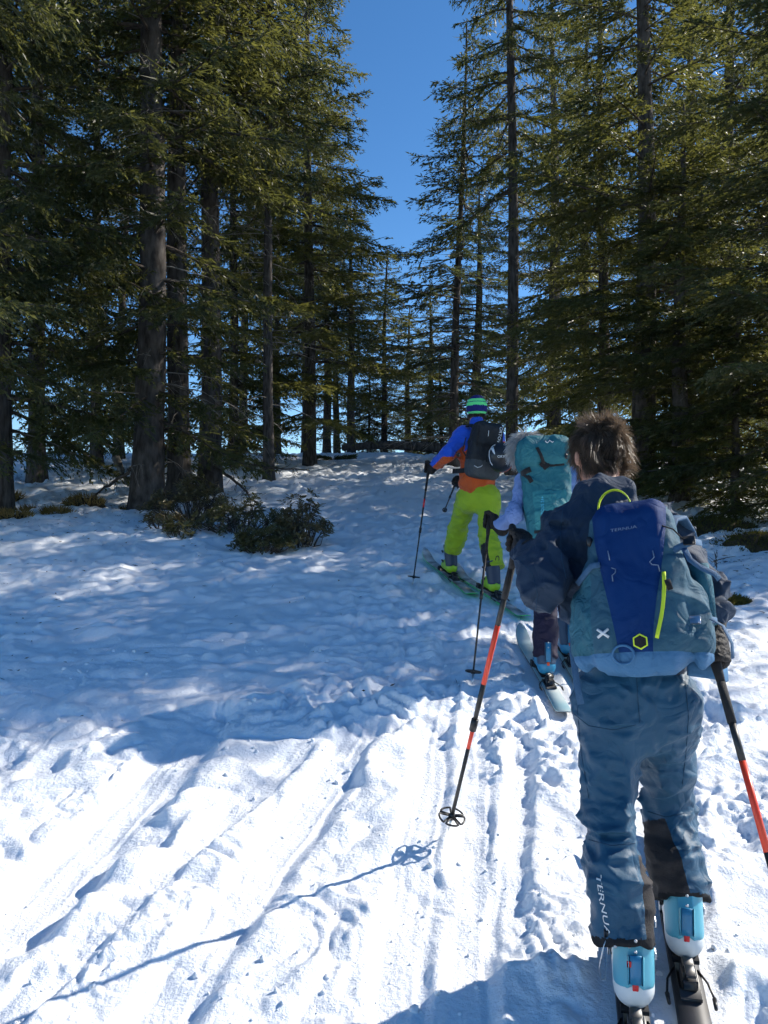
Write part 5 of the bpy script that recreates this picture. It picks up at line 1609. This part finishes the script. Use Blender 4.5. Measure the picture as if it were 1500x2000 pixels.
for pts, wd in ((((-0.155, 0.11), (-0.13, 0.115), (-0.10, 0.125)), 0.035), (((-0.14, 0.10), (-0.115, 0.07), (-0.10, 0.04)), 0.028), (((-0.055, 0.25), (-0.035, 0.20), (-0.015, 0.15)), 0.02),
                (((-0.03, 0.165), (-0.01, 0.145), (0.005, 0.125)), 0.05), (((-0.11, -0.27), (-0.06, -0.275), (-0.02, -0.275)), 0.02), (((0.0, -0.30), (0.06, -0.285), (0.10, -0.27)), 0.045), (((0.02, -0.262), (0.06, -0.270)), 0.012)):
    strap_on(bv2, pts, wd, M['black_fabric'], 'strap', pk2, off=0.006)
strap_on(bv2, [(0.02, 0.138), (0.06, 0.142), (0.11, 0.146)], 0.016, M['black_fabric'], 'lid_slot', pk2, off=0.002)
mb = MB(); mb.ball(surf(bv2, 0.118, 0.185, 0.008), (0.010, 0.010, 0.020)); mb.obj('cord_lock', M['black_plastic'], pk2)
strap_on(bv2, [(0.035, -0.19), (0.03, -0.22), (0.028, -0.25)], 0.006, M['white_plastic'], 'reflective_tab', pk2)
drape(text_mesh('SIROUS 24+', 0.026), bv2, (-0.052, 0, -0.125), (0.10, 0, 1), (-1, 0, 0.10), (0, 1, 0), 'lettering', cyan_print, pk2, off=0.004)
a = np.linspace(0, 2 * math.pi, 9)
mb = MB(); mb.tube([surf(bv2, 0.02 + q, 0.285 + 0.008 * math.sin(q * 200), 0.003) for q in np.linspace(-0.02, 0.03, 8)], 0.003, 5); mb.obj('emblem', M['white_plastic'], pk2)
for sx in (-1, 1):
    mb = MB(); mb.ribbon([V3(sx * 0.08, 0.22, 0.15), V3(sx * 0.10, 0.28, 0.17), V3(sx * 0.12, 0.36, 0.13), V3(sx * 0.13, 0.40, 0.04)], 0.05, 0.012, V3(sx * 0.2, -0.3, 1)); mb.obj('shoulder_strap', teal, pk2, sm=False)

# ------------------------------------------------------------------ leading hiker: blue and orange jacket, lime trousers
c_blue = material('cobalt_softshell', (0.008, 0.075, 0.520), 0.6, (0.012, 0.092, 0.600), scale=8, bump=0.2, bump_scale=240, sheen=0.2, fold=0.4, fold_scale=10)
c_orange = material('orange_softshell', (0.50, 0.075, 0.008), 0.6, (0.58, 0.095, 0.012), scale=8, bump=0.2, bump_scale=240, sheen=0.2, fold=0.4, fold_scale=10)
c_lime = material('lime_trousers', (0.28, 0.41, 0.010), 0.6, (0.34, 0.48, 0.014), scale=8, bump=0.2, bump_scale=240, sheen=0.2, fold=0.4, fold_scale=10)
c_limeb = material('lime_plastic', (0.34, 0.58, 0.020), 0.4, spec=0.5)
c_navyb = material('navy_plastic', (0.022, 0.035, 0.070), 0.4, spec=0.5)
c_green = material('neon_green_edge', (0.02, 0.62, 0.14), 0.4)
hat_navy = material('hat_navy', (0.020, 0.022, 0.160), 0.9, bump=0.6, bump_scale=160)
hat_green = material('hat_mint', (0.16, 0.85, 0.28), 0.9, bump=0.6, bump_scale=160)
J3 = dict(pel=W(933, 955, 7.40), neck=W(930, 832, 7.48), head=W(931, 802, 7.54),
          shL=W(900, 850, 7.42), shR=W(968, 850, 7.50), elL=W(874, 888, 7.34), elR=W(985, 905, 7.62),
          wrL=W(849, 910, 7.50), wrR=W(910, 945, 7.70),
          hipL=W(913, 973, 7.42), hipR=W(955, 973, 7.36),
          knL=W(893, 1036, 7.66), knR=W(953, 1048, 7.24), anL=W(884, 1078, 7.76), anR=W(967, 1110, 7.11),
          fwd=unit([-0.24, 0.97, 0]), look=unit([-0.15, 0.98, -0.05]))
p3 = thing('person', 'hiker in striped beanie, blue and orange jacket and lime trousers, leading the file', 'person', (0.87, 7.4, float(base_height(0.87, 7.4))), 'ski tourers')
o3 = np.array(p3.location); K3 = J_shift(J3, o3)
make_body(K3, p3, 0.016)
lo, hi = bounds(K3, TR_KEYS, 0.18)
V, Q = sdf_mesh(trousers_fn(K3, dict(hip=0.125, waist=0.115, seat=0.108, thigh=0.104, knee=0.086, hem=0.086), 0.0, 9, 0.010), lo, hi, 0.011)
V = relax(V, Q, 1); c, nn = face_info(V, Q)
tt = along(c, K3['knR'], K3['anR']); cxR = K3['knR'][0] + (K3['anR'][0] - K3['knR'][0]) * tt
pm = (tt > 0.28) & (tt < 1.02) & (c[:, 0] > K3['pel'][0]) & (c[:, 0] < cxR - 0.045)
pa, rest = split_mesh(V, Q, [pm])
to3 = link('trousers', raw_mesh('trousers', *rest, True), c_lime, p3)
if pa: link('kick_patch', raw_mesh('kick_patch', *pa, True), M['black_fabric'], to3)
lo, hi = bounds(K3, JK_KEYS, 0.18)
V, Q = sdf_mesh(jacket_fn(K3, dict(waist=0.134, chest=0.136, sh=0.088, collar=0.066, collar_h=0.05, up=0.074, el=0.066, cuff=0.047), -0.05, 10, 0.007), lo, hi, 0.011)
V = relax(V, Q, 1); c, nn = face_info(V, Q)
zsh = K3['shL'][2]
def seg_near(c, a, b):
    t = np.clip(along(c, a, b), 0, 1)[:, None]; q = a + (b - a) * t
    return np.linalg.norm(c - q, axis=1), q
dU, qU = seg_near(c, K3['shL'], K3['elL']); dF, qF = seg_near(c, K3['elL'], K3['wrL'])
dT, _q = seg_near(c, K3['pel'], K3['neck'])
q_arm = np.where((dU < dF)[:, None], qU, qF); arm = (np.minimum(dU, dF) < 0.105) & (np.minimum(dU, dF) < dT - 0.03) & (c[:, 0] < K3['shL'][0] + 0.05)
zline = zsh - 0.12 + 0.25 * (c[:, 0] - K3['pel'][0])
orange = (~arm & (c[:, 2] < zline)) | (arm & (c[:, 2] - q_arm[:, 2] < -0.022) & (c[:, 2] < zsh - 0.06))
po, pb = split_mesh(V, Q, [orange])
jo = link('jacket', raw_mesh('jacket', *pb, True), c_blue, p3)
link('orange_panel', raw_mesh('orange_panel', *po, True), c_orange, jo)
H3 = K3['head']
def hat_fn(P):
    f = ell(P, H3 + V3(0, -0.005, 0.028), (0.098, 0.112, 0.118))
    f = smax(f, plane(P, H3 + V3(0, 0, -0.030), (0, 0.12, -1)), 0.012)
    return f
V, Q = sdf_mesh(hat_fn, H3 - 0.17, H3 + 0.19, 0.006)
V = relax(V, Q, 1); c, nn = face_info(V, Q)
hz = c[:, 2] - H3[2]
green = ((hz > 0.078) & (hz < 0.104)) | ((hz > 0.040) & (hz < 0.072)) | (hz < -0.018)
pg, pn = split_mesh(V, Q, [green])
hat = link('beanie', raw_mesh('beanie', *pn, True), hat_navy, p3)
link('stripe', raw_mesh('stripe', *pg, True), hat_green, hat)
vn3 = nrm(RNG.normal(size=(900, 3)) * np.array([1, 1, 0.25]))
roots = H3 + vn3 * np.array([0.078, 0.092, 0.05]) + V3(0, 0, -0.04); keep = roots[:, 1] < H3[1] + 0.03
strands('hair_fringe', roots[keep], vn3[keep] * 0.3 + V3(0, 0, -0.8), np.full(keep.sum(), 0.03), 0.004, hair_mat, p3, seed=12)['kind'] = 'stuff'
p3_top = material('ski_black_white', (0.025, 0.027, 0.025), 0.4, (0.72, 0.74, 0.73), scale=6.5, spec=0.5, detail=8)
for key, lab in (('p3_left', 'green-edged ski under the left boot of the hiker in lime trousers'), ('p3_right', 'green-edged ski under the right boot of the hiker in lime trousers')):
    R, p = make_ski(key, lab, (p3_top, c_green), wid=0.100)
    make_boot('ski_boot', p3, R, p - o3, (c_navyb, c_limeb, M['black_plastic'], M['black_plastic']), lean=0.06, h=0.011, strap=False, loop=True, ctop=0.27)
top = W(839, 903, 7.54); tip = W(806, 1136, 7.52); tip[2] = float(base_height(tip[0], tip[1])) + 0.01
L3 = np.linalg.norm(tip - top)
ax = make_pole('thin black ski pole with red band, planted left of the hiker in lime trousers', top, tip, bands=((L3 * 0.30, L3 * 0.37),), band_mat=M['red_paint'], r=0.009, basket=0.055, loops=False)
make_glove(p3, top + ax * 0.055 - o3, -ax, K3['wrL'], M['glove_leather'], 'L', h=0.010, sc=1.1)
top = W(893, 936, 7.74); tip = W(867, 1000, 8.75)
ax = make_pole('ski pole swung forward, showing beside the left hip of the hiker in lime trousers', top, tip, r=0.009, basket=0.022, loops=False)
make_glove(p3, top + ax * 0.06 - o3, -ax, K3['wrR'], M['glove_leather'], 'R', h=0.012, sc=1.05)

pk_blk = material('pack_black', (0.013, 0.015, 0.018), 0.7, (0.026, 0.028, 0.031), scale=9, bump=0.3, bump_scale=240, fold=0.5, fold_scale=12)
pk_gry = material('pack_grey', (0.050, 0.056, 0.060), 0.75, (0.075, 0.082, 0.085), scale=9, bump=0.3, bump_scale=240, fold=0.5, fold_scale=12)
white_print = material('white_print', (0.70, 0.74, 0.76), 0.5)
pk3, _R = make_pack_root('backpack', 'black and grey rucksack on the hiker in lime trousers', W(962, 824, 7.14), W(948, 934, 7.14), unit([-0.26, 0.965, 0]))
def pack3_fn(P):
    x, y, z = P[..., 0], P[..., 1], P[..., 2]
    w = 0.148 - 0.022 * smooth(0.05, 0.26, z)
    q = np.stack([x / w * 0.15, y - 0.105, z], -1)
    f = rbox(q, (0, 0, 0), (0.15, 0.105, 0.255), 0.06)
    f = smin(f, rbox(P, (0.01, 0.005, 0.13), (0.10, 0.045, 0.10), 0.04), 0.02)
    f = f + 0.006 * np.exp(-((z + 0.10) / 0.008) ** 2) + 0.006 * np.exp(-((x + 0.085) / 0.007) ** 2) * (y < 0.1)
    f = wrinkle(P, f, 0.008, (8, 8, 8), 120)
    return f
V, Q = sdf_mesh(pack3_fn, (-0.22, -0.08, -0.30), (0.22, 0.26, 0.30), 0.010)
V = relax(V, Q, 1); c, nn = face_info(V, Q); bv3 = bvh_of(V, Q)
for piece, nm, mt in zip(split_mesh(V, Q, [c[:, 2] < -0.10]), ('base', 'pack_body'), (pk_gry, pk_blk)):
    link(nm, raw_mesh(nm, *piece, True), mt, pk3)
drape(text_mesh('ORTOVOX', 0.042), bv3, (0.062, 0, 0.110), (-0.10, 0, -1), (1, 0, -0.10), (0, 1, 0), 'lettering', white_print, pk3, off=0.004, sx=1.0)
strap_on(bv3, [(-0.045, 0.165), (-0.043, 0.135), (-0.044, 0.115)], 0.006, M['white_plastic'], 'reflective_tab', pk3)
strap_on(bv3, [(-0.12, -0.155), (-0.09, -0.168), (-0.06, -0.158), (-0.045, -0.14)], 0.006, M['white_plastic'], 'reflective_piping', pk3)
mb = MB(); mb.ribbon([surf(bv3, -0.115, 0.20, 0.006), surf(bv3, -0.118, 0.12, 0.006), surf(bv3, -0.118, 0.02, 0.006)], 0.02, 0.003, (0, -1, 0)); mb.obj('strap', M['black_fabric'], pk3, sm=False)
for sx in (-1, 1):
    mb = MB(); mb.ribbon([V3(sx * 0.09, 0.19, 0.20), V3(sx * 0.11, 0.25, 0.23), V3(sx * 0.13, 0.33, 0.20), V3(sx * 0.14, 0.38, 0.10)], 0.055, 0.012, V3(sx * 0.2, -0.3, 1)); mb.obj('shoulder_strap', pk_blk, pk3, sm=False)
    mb = MB(); mb.ribbon([V3(sx * 0.10, 0.20, -0.19), V3(sx * 0.17, 0.25, -0.205), V3(sx * 0.19, 0.33, -0.21)], 0.045, 0.02, V3(sx, -0.3, 0)); mb.obj('hip_belt', pk_blk, pk3, sm=False)
mb = MB(); mb.ribbon([V3(-0.16, 0.19, 0.10), V3(-0.175, 0.20, -0.02), V3(-0.12, 0.10, -0.13)], 0.016, 0.003, (-1, -0.3, 0)); mb.obj('side_strap', M['black_fabric'], pk3, sm=False)

# the helmet strapped to that pack
helm_blk = material('helmet_black', (0.010, 0.011, 0.014), 0.35, (0.016, 0.017, 0.020), scale=6, spec=0.5)
hc = W(978, 893, 7.04)
hm = thing('helmet', 'black ski helmet strapped to the black rucksack', 'helmet', tuple(hc))
Rh = frame(unit([-0.25, 0.96, 0.12]))
def helm(P):
    f = ell(P, (0, 0, 0), (0.120, 0.110, 0.132), Rh)
    f = smax(f, plane(P, (-0.015, 0.045, 0.0), unit([-0.35, 0.93, 0.1])), 0.015)
    inner = ell(P, (0, 0.01, 0), (0.100, 0.095, 0.112), Rh)
    return smax(f, -inner, 0.01)
V, Q = sdf_mesh(helm, (-0.15, -0.15, -0.16), (0.15, 0.15, 0.16), 0.007)
V = relax(V, Q, 1); bvh3 = bvh_of(V, Q)
link('helmet_shell', raw_mesh('helmet_shell', V, Q, True), helm_blk, hm)
drape(text_mesh('ORTOVOX', 0.030), bvh3, (0.030, -0.1, -0.005), (1, 0, -0.04), (0, 0, 1), (0, 1, 0), 'lettering', white_print, hm, off=0.002)
P_ = [np.array(surf(bvh3, x, z, 0.003)) for x, z in ((-0.055, 0.105), (-0.085, 0.085), (-0.105, 0.045), (-0.108, 0.0), (-0.098, -0.045), (-0.080, -0.075))]
mb = MB(); mb.tube(P_, 0.004, 6); mb.obj('rim_band', white_print, hm)
mb = MB(); mb.ribbon([np.array(surf(bvh3, x, z, 0.003)) for x, z in ((-0.082, 0.078), (-0.076, 0.05), (-0.066, 0.02))], [0.03, 0.02, 0.006], 0.003, (-0.4, -1, 0)); mb.obj('chin_strap', white_print, hm, sm=False)
